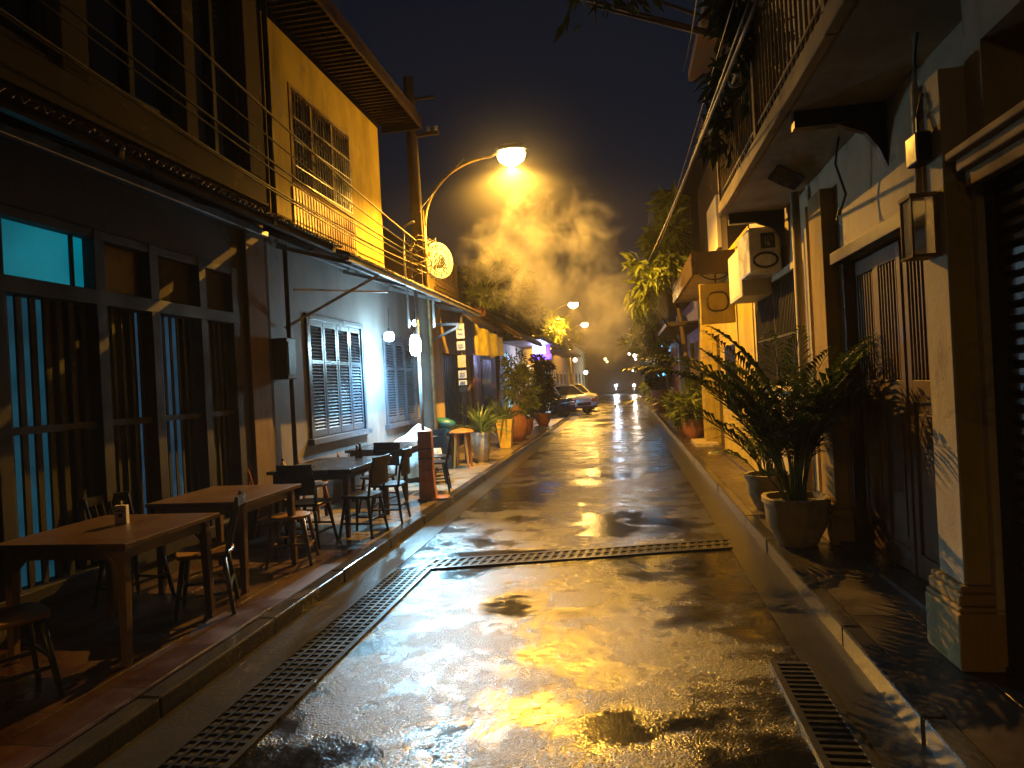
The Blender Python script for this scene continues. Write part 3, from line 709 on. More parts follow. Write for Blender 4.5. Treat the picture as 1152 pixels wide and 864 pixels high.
def spiky(label,loc,r,h,potm,n,L,sqr=0,top=1.0,bot=.62):
    t=thing('spiky_plant',label,'potted plant',loc)
    if sqr: MB().lathe([(r*bot,0),(r,h),(r*.85,h),(r*.8,h*.9),(.01,h*.9)],(0,0,0),4,Matrix.Rotation(PI/4,4,'Z')).build('pot',potm,t,bevel=.01)
    else: MB().lathe(potprof(r,h,top,bot),(0,0,0),24).build('pot',potm,t,smooth='auto')
    g=MB()
    for k in range(n):
        a=random.uniform(0,2*PI); e=random.uniform(.35,1.5); l=L*random.uniform(.7,1.1); p=Vector((0,0,h*.9)); hd=Vector((math.cos(a),math.sin(a),0)); sd=Vector((-math.sin(a),math.cos(a),0)); N=6; vs=[];w=.032
        for i in range(N+1):
            q=i/N; ee=e-.9*q*q; 
            if i: p=p+(hd*math.cos(ee)+Vector((0,0,math.sin(ee))))*l/N
            ww=w*(1-q)**.7+.002; vs+= [p-sd*ww,p+sd*ww,p-Vector((0,0,.008))]
        fs=[]
        for i in range(N): o=i*3; fs+=[(o,o+2,o+5,o+3),(o+2,o+1,o+4,o+5)]
        g.add(vs,fs)
    g.build('leaves',M_LEAFS,t); return t
spiky('spiky green plant spilling from a tall white pot at the kerb',(-3.02,13.6,.116),.2,.62,M_POTW,75,.8,0,1.0,.7)
spiky('spiky plant in a square tapered yellow pot',(-3.0,16.4,.116),.3,.72,M_POTY,60,.75,1)
# clay jar & sack
t=thing('clay_jar','brown clay jar standing right of the yellow pot','jar',(-2.98,18.0,.116))
MB().lathe([(.16,0),(.3,.2),(.34,.45),(.25,.7),(.14,.78),(.17,.84),(.12,.84),(.1,.78)],(0,0,0),24).build('jar_body',M_POTT,t,smooth=True); MB().lathe([(.2,.84),(.1,.93),(.03,1.0)],(0,0,0),16).build('jar_lid',M_POTT,t,smooth=True)
# potted shrubs left
def shrub(label,loc,r,h,potm,cl,n,L,W,m=M_LEAFD,name='potted_shrub'):
    t=thing(name,label,'potted plant',loc)
    MB().lathe(potprof(r,h),(0,0,0),20).build('pot',potm,t,smooth='auto')
    g=MB(); tz=max(c[2] for c in cl)
    for k in range(5): a=k*1.3; g.tube([(.05*math.cos(a),.05*math.sin(a),h*.8),(.15*math.cos(a),.15*math.sin(a),(h+tz)/2),(.3*math.cos(a),.3*math.sin(a),tz)],[.03,.02,.008],6)
    g.build('stem',M_BARK,t); crown(cl,n,L,W).build('leaves',m,t); return t
shrub('tall bushy shrub in an orange pot behind the clay jar',(-3.15,20.3,.116),.32,.5,M_POTT,[(0,0,1.3,.55,.55,.7),(-.2,.2,2.0,.5,.5,.6),(.2,-.1,1.0,.45,.4,.4)],2600,.2,.05,M_LEAFB)
shrub('dark shrub in a low pot nearest the parked cars',(-3.05,24.5,.116),.3,.45,M_POTT,[(0,0,1.3,.6,.6,.8),(.0,.2,2.1,.5,.5,.6)],2000,.2,.07)
tree('street_tree','large dark tree hanging over the left awnings past the pole',(-4.9,24,.1),(-4.6,24,5),[(-4.3,23,5.0,1.3,2.0,1.3),(-4.9,26,5.6,1.5,2.2,1.3),(-3.9,25,4.3,1.0,1.5,.9),(-4.6,21,4.4,.9,1.4,.8)],9000,.28,.11,M_LEAFD,8,'trees along the street',.2)
tree('street_tree','farther tree on the left above the parked cars',(-4.6,40,0),(-4.4,40,4.6),[(-4.3,38,4.9,1.4,3,1.1),(-3.9,43,4.5,1.3,3,1.0),(-4.6,47,5.2,1.4,3,1.2)],5000,.3,.14,M_LEAFB,6,'trees along the street',.2)
tree('street_tree','tree with bright drooping leaves lit by the lamp on the right',(1.55,17.4,.126),(1.35,17.2,4.0),[(.62,15.0,4.0,.42,.55,.42),(.4,15.1,3.55,.28,.35,.32),(1.0,15.6,4.3,.4,.5,.35),(1.2,17.2,5.0,.6,.9,.7),(1.4,18.3,5.9,.5,.8,.6)],1900,.34,.11,M_LEAFB,7,'trees along the street',.08,.9)
tree('street_tree','lower darker tree behind the bright leafed one on the right',(1.7,27,.126),(1.5,27,3.6),[(1.1,26,3.4,.8,1.4,.8),(1.5,29,4.2,1.0,2,1.0),(.5,27,3.0,.6,1.1,.5),(1.2,33,3.8,1.0,2,.9)],4200,.3,.1,M_LEAFB,8,'trees along the street',.1,.6)
# overhead branch: limb of a tree whose trunk stands behind the right-hand houses
tree('overhanging_tree','tree behind the right houses whose leafy branch droops in at the top of the sky',(3.6,10.2,.1),(3.2,10,9.2),[(-.12,8.0,6.12,.26,.3,.34),(-.42,8.0,6.3,.2,.25,.25),(.3,8.1,6.3,.25,.3,.22),(1.4,8.8,8.2,.7,.6,.5),(3.0,10,9.3,1.3,1.3,.9)],1300,.26,.075,M_LEAFD,6,None,.13,1.1)
# small rooftop plant with bright leaves
shrub('small plant with bright leaves growing on a left roof near the round sign',(-3.7,17.5,3.55),.18,.3,M_POTT,[(.0,0,.62,.5,.45,.25),(.3,-.1,.55,.3,.3,.3)],350,.32,.13,M_LEAFB)
# right side plants
palm('bushy fern in a pale pot directly behind the big palm pot',(1.56,8.0,.126),.25,.40,M_POTC,16,.9,.25,.04,14,0,'potted_fern')
shrub('leafy plants in a terracotta pot before the yellow pillar',(1.62,16.9,.126),.3,.5,M_POTT,[(0,0,.95,.55,.6,.4),(-.2,.3,.7,.4,.5,.3)],900,.3,.08,M_LEAFB)
shrub('low leafy plant in the second terracotta pot, farther than the yellow pillar',(1.55,19.0,.126),.3,.5,M_POTT,[(0,0,.85,.5,.6,.35)],600,.3,.08,M_LEAFB)
shrub('tall dark plant in a red brown planter under the cyan sign',(1.5,29.5,.126),.42,1.0,M_POTT,[(-.1,0,2.0,.7,.8,.9),(.1,0,1.3,.5,.6,.4)],1500,.3,.1,M_LEAFD)
shrub('small bright bush beyond the red brown planter',(1.35,36,.126),.3,.5,M_POTY,[(0,0,1.2,.5,.8,.7)],500,.3,.12,M_LEAFB)
# ------------------------------------------------------------------ LEFT buildings beyond
Cb=thing('house','low house with yellow gable wall and black shutters beyond the utility pole','house')
g=MB(); wallx(g,XW-.35,XW-.15,15.2,22.5,.1,4.1,[(15.6,18.6,.12,2.55),(19.4,21.6,.12,2.5)]); g.box(-9,XW-.35,22.3,22.5,.1,4.1); g.build('wall',M_YEL,Cb)
g=MB()
for a,b in ((15.6,18.6),(19.4,21.6)):
    y=a
    while y<b-.05: g.box(XW-.3,XW-.26,y,y+.12,.12,2.5); g.box(XW-.27,XW-.235,y+.12,y+.17,.12,2.5); y+=.18
g.build('folding_gate',M_MBLK,Cb)
g=MB(); g.box(XW-.1,XW-.05,18.7,19.2,.12,2.6); g.build('door_panel',M_ORW,Cb); g=MB(); g.box(XW-.1,XW-.05,19.22,19.6,.12,2.6); g.build('red_panel',M_RED,Cb)
g=MB()
for k in range(6): g.box(XW-.1,XW-.06,20+k*.22,20.1+k*.22,1.3,2.5)
g.build('blue_slats',M_BLUEP,Cb)
for ya,yb,xe,ze in ((15.3,19.0,-3.46,3.2),(19.05,24,-2.9,3.05)):
    g=MB(); g.add([(XW-.5,ya,4.3),(xe,ya,ze),(xe,yb,ze),(XW-.5,yb,4.3),(XW-.5,ya,4.38),(xe,ya,ze+.08),(xe,yb,ze+.08),(XW-.5,yb,4.38)],[(0,1,2,3),(7,6,5,4),(0,4,5,1),(1,5,6,2),(2,6,7,3),(3,7,4,0)]); g.build('awning_roof',M_ROOF,Cb)
g=MB()
for k in range(4): y=19.2+k*1.5; g.bar((XW-.4,y,4.2),(-2.95,y,3.04),.06,.07)
g.box(-2.93,-2.88,19.1,24,2.99,3.05); g.build('awning_frame',M_OLDW,Cb)
g=MB(); g.prism([(-9,4.1),(XW-.2,4.1),(-6.6,6.4)],15.3,23.8); g.build('roof',M_ROOF,Cb)
g=MB(); g.box(XW-.5,XW-.13,15.25,17.6,4.1,5.0); g.build('gable_panel',M_YEL,Cb)
g=MB(); g.box(XW-.12,XW-.1,15.4,17.4,4.15,4.9)
g.build('carved_screen',M_OLDW,Cb)
Db=thing('shop','shop with glowing white and purple sign behind the left trees','shop')
g=MB(); wallx(g,-4.8,-4.6,24.5,44,.0,4.2,[(31,33.5,.1,2.6)]); g.box(-9,-4.8,24.5,24.7,0,4.2); g.build('wall',M_CREAM,Db)
g=MB(); g.box(-4.7,-4.65,31,33.5,.1,2.6); g.build('lit_doorway',emit('shop doorway glow',(1,.75,.45),1.6,2),Db)
g=MB(); g.box(-9,-3.0,24.4,31,3.3,3.42); g.box(-3.9,-2.75,33.6,44,3.25,3.35); g.build('canopy',M_CORR,Db)
g=MB(); g.box(-4.58,-4.5,25.6,26.3,.8,2.9); g.build('oval_light_panel',emit('pale cyan panel',(.4,.8,1),1.6,3),Db)
for k in range(3): g=MB(); g.tube([(-3.3,28+k*.35,.1),(-3.3,28+k*.35,2.3)],.06,8); g.build('lit_tube_post',emit('cool tube post %d'%(k==2),((.5,.8,1),(1,.75,.4))[k==2],1.0),Db)
t=thing('added_sheet','bright yellow sheet added for the lamplit wall strip above the black shutters','wall_standin')  # added bright sheet standing in for the lamplit yellow wall strip
g=MB(); n=60; vs=[]
for i in range(n+1):
    y=15.2+3.7*i/n; x=-3.44+.03*math.sin(y*5)
    vs+=[(x,y,3.15-.03*(y-15.4)),(x+.02,y,2.42+.05*math.sin(y*2.1)+random.uniform(-.03,.02)+.03*(y-15.4)),(x+.035,y,2.42+.03*(y-15.4)),(x+.02,y,3.15-.03*(y-15.4))]
g.add(vs,[(4*i+a,4*i+4+a,4*i+4+(a+1)%4,4*i+(a+1)%4) for i in range(n) for a in (0,1,2,3)]); g.build('sheet',paint('yellow tarpaulin',(.85,.72,.08),.6),t)
g=MB(); g.tube([(-3.44,15.2,3.17),(-3.44,18.95,3.06)],.02,6); g.build('rail',M_MBLK,t)
t=thing('light_box_sign','glowing white light box sign with purple band over the left pavement','sign',(-3.3,29,2.95))
g=MB(); g.box(-.6,-.05,-.1,.1,0,.55); g.build('white_panel',emit('white panel glow',(.6,.62,1),5),t)
g=MB(); g.box(-.62,.2,-.12,.12,-.25,-.01); g.box(-.04,.15,-.11,.11,0,.5); g.build('purple_panel',M_PURP,t)
light('sign_light',(-3.5,28.2,2.9),(.45,.5,1),200,size=.4)
# far blocks
for k,(x0,x1,y0,y1,h,m,l) in enumerate(((-9,-5.0,45,60,6,M_BROWNW,'dark flat roofed house past the left shop'),(-9,-4.6,62,85,5,M_CREAM,'pale low house at the far left end of the street'),(2.0,7,38,52,5.5,M_BROWNW,'dark house past the cyan sign on the right'),(2.2,7,54,85,6.2,M_CREAM,'far pale house at the right end of the street'),(-9,9,120,125,7,M_BROWNW,'dark block closing the far end of the street'))):
    t=thing('house',l,'house'); g=MB(); g.box(x0,x1,y0,y1,0,h); g.build('wall',m,t); g=MB(); g.box(x0-.2,x1+.2,y0-.2,y1+.2,h,h+.2); g.build('roof',M_ROOF,t)
    xs=x1 if x1<0 else x0; s=1 if x1<0 else -1
    if y0<100:
        for j in range(4):
            yy=y0+1.5+j*(y1-y0-3)/4; g=MB(); g.box(min(xs,xs+s*.04),max(xs,xs+s*.04),yy,yy+1.3,.9,2.4); w=g.build('window',M_DWOOD,t); 
            g=MB(); g.box(min(xs+s*.04,xs+s*.06),max(xs+s*.04,xs+s*.06),yy+.1,yy+1.2,1.0,2.3); g.build('pane',M_GLASS,w)
# ------------------------------------------------------------------ RIGHT building R1
XR=1.92; XS=1.78
Rb=thing('house','right hand house with roller shutter, folding door and plaster pilaster','house')
g=MB(); wallx(g,XR,XR+.2,3.74,7.25,.13,7.5,[(4.12,6.28,.13,2.62)]); wallx(g,XS,XS+.34,-6,3.739,.13,7.5,[(.2,3.69,.13,2.62),(.2,3.58,2.78,3.25)]); g.box(XR+.2,6,7.05,7.25,.13,7.5); g.box(XR+.2,6,-6,-5.8,.13,7.5)
g.build('wall',M_WHITEP,Rb)
g=MB(); g.box(1.1,6,-6,7.4,7.5,7.65); g.build('roof',M_ROOF,Rb)
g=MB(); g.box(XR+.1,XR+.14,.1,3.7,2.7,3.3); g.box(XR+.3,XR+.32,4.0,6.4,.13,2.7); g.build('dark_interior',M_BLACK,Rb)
g=MB(); z=.18
while z<2.6:
    for a,b,x in ((0,.02,0),(.02,.05,-.022),(.05,.07,0)): pass
    g.prism([(XS+.09,z),(XS+.06,z+.018),(XS+.06,z+.05),(XS+.09,z+.068),(XS+.105,z+.068),(XS+.105,z)],.2,3.60,'XZ'); z+=.071
sh=g.build('roller_shutter',M_DWOOD,Rb)
g=MB(); g.box(XS+.03,XS+.12,3.60,3.68,.13,2.62); g.build('shutter_guide',M_BARW,Rb,bevel=.005)
g=MB(); g.box(XS-.10,XS-.002,-2,3.66,2.64,2.70); g.box(XS-.14,XS-.003,-2,3.68,2.702,2.74); g.box(XS-.06,XS-.002,-2,3.66,2.56,2.638); g.build('cornice',M_OLDW,Rb,bevel=.008)
# pilaster
def pil(x0,x1,y0,y1,z1,m,name='pilaster',base=.42):
    g=MB(); g.box(x0,x1,y0,y1,.13+base,z1); o=g.build(name,m,Rb,bevel=.006)
    g=MB(); g.box(x0-.06,x1,y0-.06,y1+.06,.126,.13+base-.13); g.box(x0-.035,x1,y0-.035,y1+.035,.13+base-.035,.13+base+.0); g.box(x0-.055,x1,y0-.055,y1+.055,.13+base-.128,.13+base-.10); g.box(x0-.045,x1,y0-.045,y1+.045,.13+base-.098,.13+base-.037)
    g.build('plinth',M_OCHR,o,bevel=.012)
pil(1.66,1.918,3.745,4.02,3.2,M_WHITEP)
g=MB(); g.box(1.668,1.775,3.737,3.7445,.56,2.62); g.build('yellow_side',M_YEL,Rb)  # thin yellow sheet over the near side of the pilaster
pil(1.80,1.918,6.35,6.75,3.3,M_OCHR,base=.34)
g=MB(); g.box(1.84,1.917,7.0,7.12,.13,3.3); g.build('corner_strip',M_WHITEP,Rb,bevel=.004)
# folding door
g=MB(); g.box(XR-.08,XR-.002,4.1,6.3,2.6,2.7); g.box(XR+.0,XR+.1,6.22,6.28,.16,2.6); g.box(XR,XR+.1,4.12,4.18,.16,2.6); d=g.build('door_frame',M_DWOOD,Rb,bevel=.006)
for i in range(4):
    a=4.19+i*.507;b=a+.495;g=MB();x=XR+.07+(.012 if i%2 else 0); s=.07
    g.box(x,x+.04,a,a+s,.17,2.59);g.box(x,x+.04,b-s,b,.17,2.59);g.box(x,x+.04,a+s,b-s,.17,.34);g.box(x,x+.04,a+s,b-s,1.42,1.58);g.box(x,x+.04,a+s,b-s,2.47,2.59)
    g.box(x+.018,x+.03,a+s,b-s,.34,1.42); g.box(x+.008,x+.018,a+s+.05,b-s-.05,.42,1.34)
    k=a+s+.035
    while k<b-s-.02: g.box(x+.01,x+.03,k,k+.022,1.58,2.47); k+=.058
    g.build('door_leaf',M_DOORW,Rb,bevel=.004)
# balcony
g=MB(); g.box(1.27,1.775,-3,3.73,3.56,3.72); g.box(1.27,1.918,3.731,8.25,3.56,3.72); bal=g.build('balcony_slab',M_SOFF,Rb)
g=MB(); 
y=-3
while y<8.25: e=min(y+random.uniform(.8,1.6),8.3); g.box(1.20+random.uniform(-.008,.008),1.268,y,e-.006,3.555,3.70+random.uniform(-.01,.01)); y=e
g.box(1.2,1.92,8.252,8.3,3.56,3.72); g.build('rotten_edge_board',M_OLDW,bal,bevel=.008)
g=MB(); y=-3
while y<8.2: g.box(1.235,1.255,y,y+.02,3.70,4.62); y+=.115
g.box(1.22,1.27,-3,8.25,4.6,4.65); g.box(1.228,1.262,-3,8.25,3.8,3.825)
for yy in (-2,0,2,4,6,8.2): g.box(1.21,1.28,yy,yy+.07,3.72,4.75)
g.build('railing',M_OLDW,bal,bevel=.004)
for yy in (1.9,5.1,8.15):
    g=MB(); g.box(1.3,1.92,yy,yy+.09,3.44,3.558); g.prism([(1.92,3.1),(1.92,3.44),(1.6,3.44),(1.78,3.36),(1.86,3.25)],yy+.02,yy+.07); g.build('beam',M_MBLK,bal)
g=MB()
for k in range(9): y0=6.3+k*.05; g.bar((1.45,y0,3.53),(1.8,y0+.5,3.53),.012,.02)
g.build('broken_lath',M_DWOOD,bal)
g=MB(); g.tube([(1.75,5.6,3.5),(1.72,5.62,3.3),(1.78,5.6,3.05),(1.74,5.65,2.9)],.01,5); g.tube([(1.74,5.65,2.95),(1.7,5.6,2.85)],.006,4); g.build('hanging_wire',M_CABLE,bal)
# conduits on pilaster
tag(MB().tube([(1.64,3.98,2.62),(1.64,3.98,3.2),(1.66,3.98,3.5)],.018,6).build('conduit_pipe',M_WHITEP,smooth=True),'thin pale conduit at the top of the near pilaster','pipe')
t=thing('junction_box','small black junction box on the near pilaster above the lantern','box',(1.615,3.9,2.84)); g=MB(); g.box(-.04,.038,-.07,.07,-.08,.08); g.build('case',M_MBLK,t,bevel=.01); g=MB(); g.tube([(0,0,.08),(.01,.02,.18),(.03,.0,.3)],.01,6); g.build('lead',M_CABLE,t)
t=thing('wall_lantern','unlit glass box lantern mounted on the near pilaster','lantern',(1.585,3.88,2.42))
g=MB()
for x in (-.06,.055):
    for y in (-.07,.065): g.box(x,x+.01,y,y+.01,-.15,.15)
g.box(-.065,.07,-.075,.08,.15,.17); g.box(-.065,.07,-.075,.08,-.165,-.15); g.box(.055,.07,-.03,.03,-.1,.1); g.build('lantern_frame',M_OLDW,t)
g=MB(); g.box(-.052,.052,-.062,.062,-.148,.148)
k=NB('lantern glass'); k.set('Base Color',(.9,.88,.8)); k.set('Roughness',.15); k.set('Transmission Weight',.85); MT['lg']=k.m
g.build('lantern_glass',k.m,t)
# balcony plants
for i,(y,z,s,l) in enumerate(((7.3,4.15,1,'hanging vine plant at the far end of the balcony'),(6.4,4.5,1.1,'big leafy balcony plant in the middle of the railing'),(5.6,4.9,1.1,'tall balcony plant highest at the upper right'))):
    t=thing('balcony_plant',l,'plant',(1.32,y,3.72),group='plants on the balcony')
    MB().lathe(potprof(.16,.25),(.12,0,0),16).build('pot',M_POTT,t,smooth='auto')
    crown([(-.08,0,z-3.72,.32*s,.5*s,.4*s),(.1,.2,z-3.5,.25,.4,.5)],420,.22,.06,.5).build('leaves',M_LEAFD,t)
# ------------------------------------------------------------------ R2: barred window house with AC unit
R2=thing('house','narrow right house with barred window behind the big palm','house')
g=MB(); wallx(g,XR+.04,XR+.22,7.252,10.5,.13,6.2,[(7.75,10.1,1.55,2.82)]); g.box(XR+.22,6,10.3,10.5,.13,6.2); g.build('wall',M_WHITEP,R2)
g=MB(); g.box(1.2,6,7.4,10.6,6.2,6.35); g.build('roof',M_ROOF,R2)
g=MB(); g.box(XR-.02,XR+.1,7.68,7.76,1.5,2.9); g.box(XR-.02,XR+.1,10.08,10.16,1.5,2.9); g.box(XR-.02,XR+.1,7.76,10.08,2.82,2.9); g.box(XR-.04,XR+.1,7.68,10.16,1.44,1.5); w=g.build('window',M_WHITEP,R2,bevel=.006)
g=MB(); y=7.8
while y<10.06: g.box(XR+.0,XR+.02,y,y+.018,1.5,2.82); y+=.075
g.box(XR-.005,XR+.025,7.76,10.08,2.1,2.13); g.box(XR-.005,XR+.025,8.9,8.94,1.5,2.82); g.build('bars',M_BARW,w)
g=MB(); g.box(XR+.14,XR+.16,7.76,10.08,1.5,2.82); g.build('pane',M_GLASS,w)
t=thing('air_conditioner','white air conditioning unit with ring grille and black square badge above the barred window','air conditioner',(1.64,8.35,3.12))
g=MB(); g.box(-.1,.27,0,.75,-.24,.3); g.build('case',M_POTW,t,bevel=.025)
g=MB(); m=Matrix.Translation((.085,-.012,-.1))@Matrix.Rotation(PI/2,4,'X'); 
pts=[(.085+.135*math.cos(a),-.012,-.1+.085*math.sin(a)) for a in [2*PI*i/28 for i in range(29)]]; g.tube(pts,.015,6,False); g.build('ring_grille',M_MBLK,t,smooth=True)
g=MB(); g.box(.04,.2,-.012,-.001,.04,.22); bd=g.build('badge',M_INK,t)
g=MB(); g.tube([(.12+.045*math.cos(a)*(1-.05*i),-.016,.13+.055*math.sin(a)) for i,a in enumerate([j*.55 for j in range(11)])],.006,5); g.tube([(.12,-.016,.16),(.12,-.016,.09),(.14,-.016,.06)],.006,5); g.build('badge_mark',M_POTW,bd)
t=thing('wall_cabinet','tilted white rectangular cabinet beside the air conditioner facing the road','cabinet',(1.55,9.5,3.0)); g=MB(); g.box(0,.37,-.5,.5,-.32,.33); g.build('case',M_PAPER,t,bevel=.01); g=MB(); g.box(-.006,-.001,-.45,.45,-.29,.3); g.build('front_panel',M_PAPER,t)
tag(MB().tube([(1.8,7.2,.13),(1.8,7.2,3.5)],.045,9).build('drain_pipe',M_WHITEP,smooth=True),'white downpipe between the far pilaster and barred window','pipe')
# R3 yellow house with slab canopy
R3=thing('house','bright yellow house under a heavy slab canopy on the right','house')
g=MB(); wallx(g,XR+.02,XR+.2,10.502,16.6,.13,3.9,[(12.2,13.4,1.0,2.2),(14.1,15.2,.13,2.5)]); g.box(XR+.2,6,16.4,16.6,.13,3.9); g.build('wall',M_YEL,R3)
g=MB(); g.box(1.28,XR+.02,11.8,16.2,3.42,3.48); c=g.build('canopy',M_CREAM,R3)
g=MB(); g.box(1.22,1.278,11.75,16.2,3.4,3.78); g.box(1.278,XR+.02,11.75,11.798,3.4,3.78); g.box(1.278,XR,11.8,16.2,3.72,3.78); g.build('fascia',M_DWOOD,c,bevel=.006)
g=MB(); g.box(1.72,XR+.018,15.25,15.75,.13,3.38); g.build('pillar',M_YEL,R3,bevel=.01)
g=MB(); g.box(1.45,XR+.01,14.9,16.1,.127,.2); g.build('door_step',M_CREAM,R3)
g=MB(); y=12.2
while y<13.38: g.box(XR+.0,XR+.018,y,y+.02,1.0,2.2); y+=.09
g.box(XR-.01,XR+.016,12.2,13.4,1.58,1.61); w=g.build('window',M_MBLK,R3); g=MB(); g.box(XR+.12,XR+.14,12.2,13.4,1.0,2.2); g.build('pane',M_CREAM,w)
g=MB(); g.box(XR+.1,XR+.14,14.1,15.2,.13,2.5); g.build('door',M_DWOOD,R3)
g=MB(); g.box(1.95,6,12.5,16.6,3.9,6.1); g.build('upper_wall',M_BROWNW,R3)
g=MB(); g.box(1.88,1.948,13.2,14.6,4.1,5.1); g.build('pale_shutter',M_PAPER,R3); 
g=MB(); g.box(1.6,6.1,12.3,16.8,6.1,6.25); g.build('roof',M_ROOF,R3)
t=thing('ring_sign','yellow hanging sign with a black rounded ring under the canopy','sign',(1.62,11.9,2.95))
g=MB(); g.box(-.28,.3,-.03,.03,-.4,.3); g.build('sign_board',M_YEL,t,bevel=.02)
g=MB(); g.tube([(.02+.17*math.copysign(abs(math.cos(a))**.7,math.cos(a)),-.038,-.02+.16*math.copysign(abs(math.sin(a))**.7,math.sin(a))) for a in [2*PI*i/32 for i in range(33)]],.016,6,False); g.build('ring',M_INK,t)
g=MB(); g.bar((0,0,.3),(0,0,.47),.03,.03); g.bar((-.25,0,.47),(.28,0,.47),.03,.03); g.tube([(-.25,0,.46),(-.12,0,.38),(0,0,.36),(.12,0,.38),(.25,0,.46)],.014,6); g.build('hanger',M_MBLK,t)
# R4
R4=thing('house','tall dark timber house with red and blue ground floor beyond the yellow house','house')
g=MB(); g.box(2.0,7,17,34,.13,3.8); g.build('ground_wall',M_RED,R4)
g=MB(); g.box(1.45,7,21.5,32,3.8,7.3); g.build('upper_wall',M_DWOOD,R4)
g=MB()
for k in range(22): g.box(1.4+.02*0,1.45,21.5+k*.48,21.55+k*.48,3.8,7.3)
for k in range(12): g.box(1.45+k*.4,1.5+k*.4,21.46,21.5,3.8,7.3)
g.build('board_battens',M_DOORW,R4)
g=MB(); g.box(1.1,7.2,21.2,32.4,7.3,7.45); g.build('roof',M_ROOF,R4)
g=MB(); g.box(1.98,1.999,17.3,19.6,.13,2.6); g.box(1.9,2.0,19.7,20.1,.13,2.6); g.build('ochre_panel',M_OCHR,R4)
g=MB(); g.box(1.75,2.0,22.0,22.4,.13,3.6); g.build('pillar',M_BLUEP,R4,bevel=.02)
g=MB(); g.box(1.1,2.0,17.2,21.3,2.95,3.05); g.build('canopy',M_ROOF,R4)
t=thing('shop_sign','vertical glowing cyan shop sign on the right beyond the red wall','sign',(1.6,31,2.0))
g=MB(); g.box(-.2,.25,-.06,.06,-.6,1.2); g.build('lit_panel',emit('cyan sign glow',(.2,.65,1),6,3),t); g=MB(); g.box(.25,.4,-.03,.03,.9,.97); g.box(-.23,.28,-.05,.05,1.2,1.26); g.build('frame',M_MBLK,t)
light('cyan_sign_light',(1.3,30.3,2.4),(.25,.6,1),230,size=.4)
# ------------------------------------------------------------------ cars
def car(label,loc,rot,m,mat_l=None):
    t=thing('parked_car',label,'car',loc,rot,group='cars parked beyond the left pavement')
    L,W=3.9,1.66; prof=[(-1.95,.35),(-1.93,.75),(-1.75,.93),(-1.0,1.0),(1.2,1.0),(1.85,.92),(1.93,.6),(1.93,.35)]
    g=MB(); n=len(prof); vs=[];
    for s,k in ((-1,.0),(-1,.06),(1,.06),(1,.0)): pass
    rings=[(-W/2,.93),(-W/2+.08,1.0),(W/2-.08,1.0),(W/2,.93)]
    for y,k in rings:
        for x,z in prof: vs.append((x*(.985 if k<1 else 1),y,.35+(z-.35)*k))
    fs=[]
    for r in range(3):
        for i in range(n): j=(i+1)%n; fs.append((r*n+i,r*n+j,(r+1)*n+j,(r+1)*n+i))
    fs.append(tuple(range(n))); fs.append(tuple(range(3*n,4*n))[::-1]); g.add(vs,fs); g.build('body',m,t,smooth='auto',bevel=.03)
    g=MB(); cab=[(-.95,1.0),(-.25,1.45),(1.15,1.48),(1.75,1.0)]; vs=[]
    for s in (-1,1):
        for x,z in cab: vs.append((x,s*(W/2-.08-(z-1)*.35),z))
    g.add(vs,[(0,1,2,3),(7,6,5,4),(0,4,5,1),(2,6,7,3)]); g.build('windows',M_GLASS,t)
    g=MB(); g.prism([(-.25,1.45),(1.15,1.48),(1.1,1.52),(-.2,1.5)],-W/2+.24,W/2-.24)
    for s in (-1,1):
        for (x0,z0,x1,z1) in ((-.98,.99,-.25,1.46),(.4,1.0,.4,1.47),(1.78,.99,1.15,1.49)): g.bar((x0,s*(W/2-.07-(z0-1)*.35),z0),(x1,s*(W/2-.07-(z1-1)*.35),z1),.05,.05)
        g.bar((-.25,s*(W/2-.22),1.47),(1.15,s*(W/2-.22),1.5),.06,.05)
    g.build('roof',m,t)
    for sx in (-1.2,1.2):
        for s in (-1,1):
            g=MB(); mm=Matrix.Translation((sx,s*(W/2-.1),.31))@Matrix.Rotation(PI/2,4,'X'); g.lathe([(.2,-.1),(.3,-.1),(.31,-.05),(.31,.05),(.3,.1),(.2,.1)],(0,0,0),24,mm); wq=g.build('wheel',M_TYRE,t,smooth='auto')
            g=MB(); g.lathe([(.02,-.105),(.19,-.105),(.19,.105),(.02,.105)],(0,0,0),16,mm); g.build('rim',M_CHROME,wq)
    for s in (-1,1):
        g=MB(); g.box(-1.96,-1.86,s*.62-.15,s*.62+.15,.62,.78); g.build('headlight',M_CHROME,t,bevel=.02)
        g=MB(); g.box(1.86,1.95,s*.66-.1,s*.66+.1,.68,.9); g.build('tail_light',M_RED,t)
    g=MB(); g.box(-1.97,-1.9,-.4,.4,.45,.6); g.box(-1.95,-1.85,-.8,.8,.32,.42); g.build('grille',M_MBLK,t)
    return t
car('dark hatchback nearest in the left parked row',(-4.2,30.8,0),math.radians(135),M_CARD)
car('silver hatchback in the middle of the left parked row',(-3.3,34.6,0),math.radians(130),M_CARS)
car('second silver hatchback, farthest in the left parked row',(-3.15,38.6,0),math.radians(118),M_CARS)
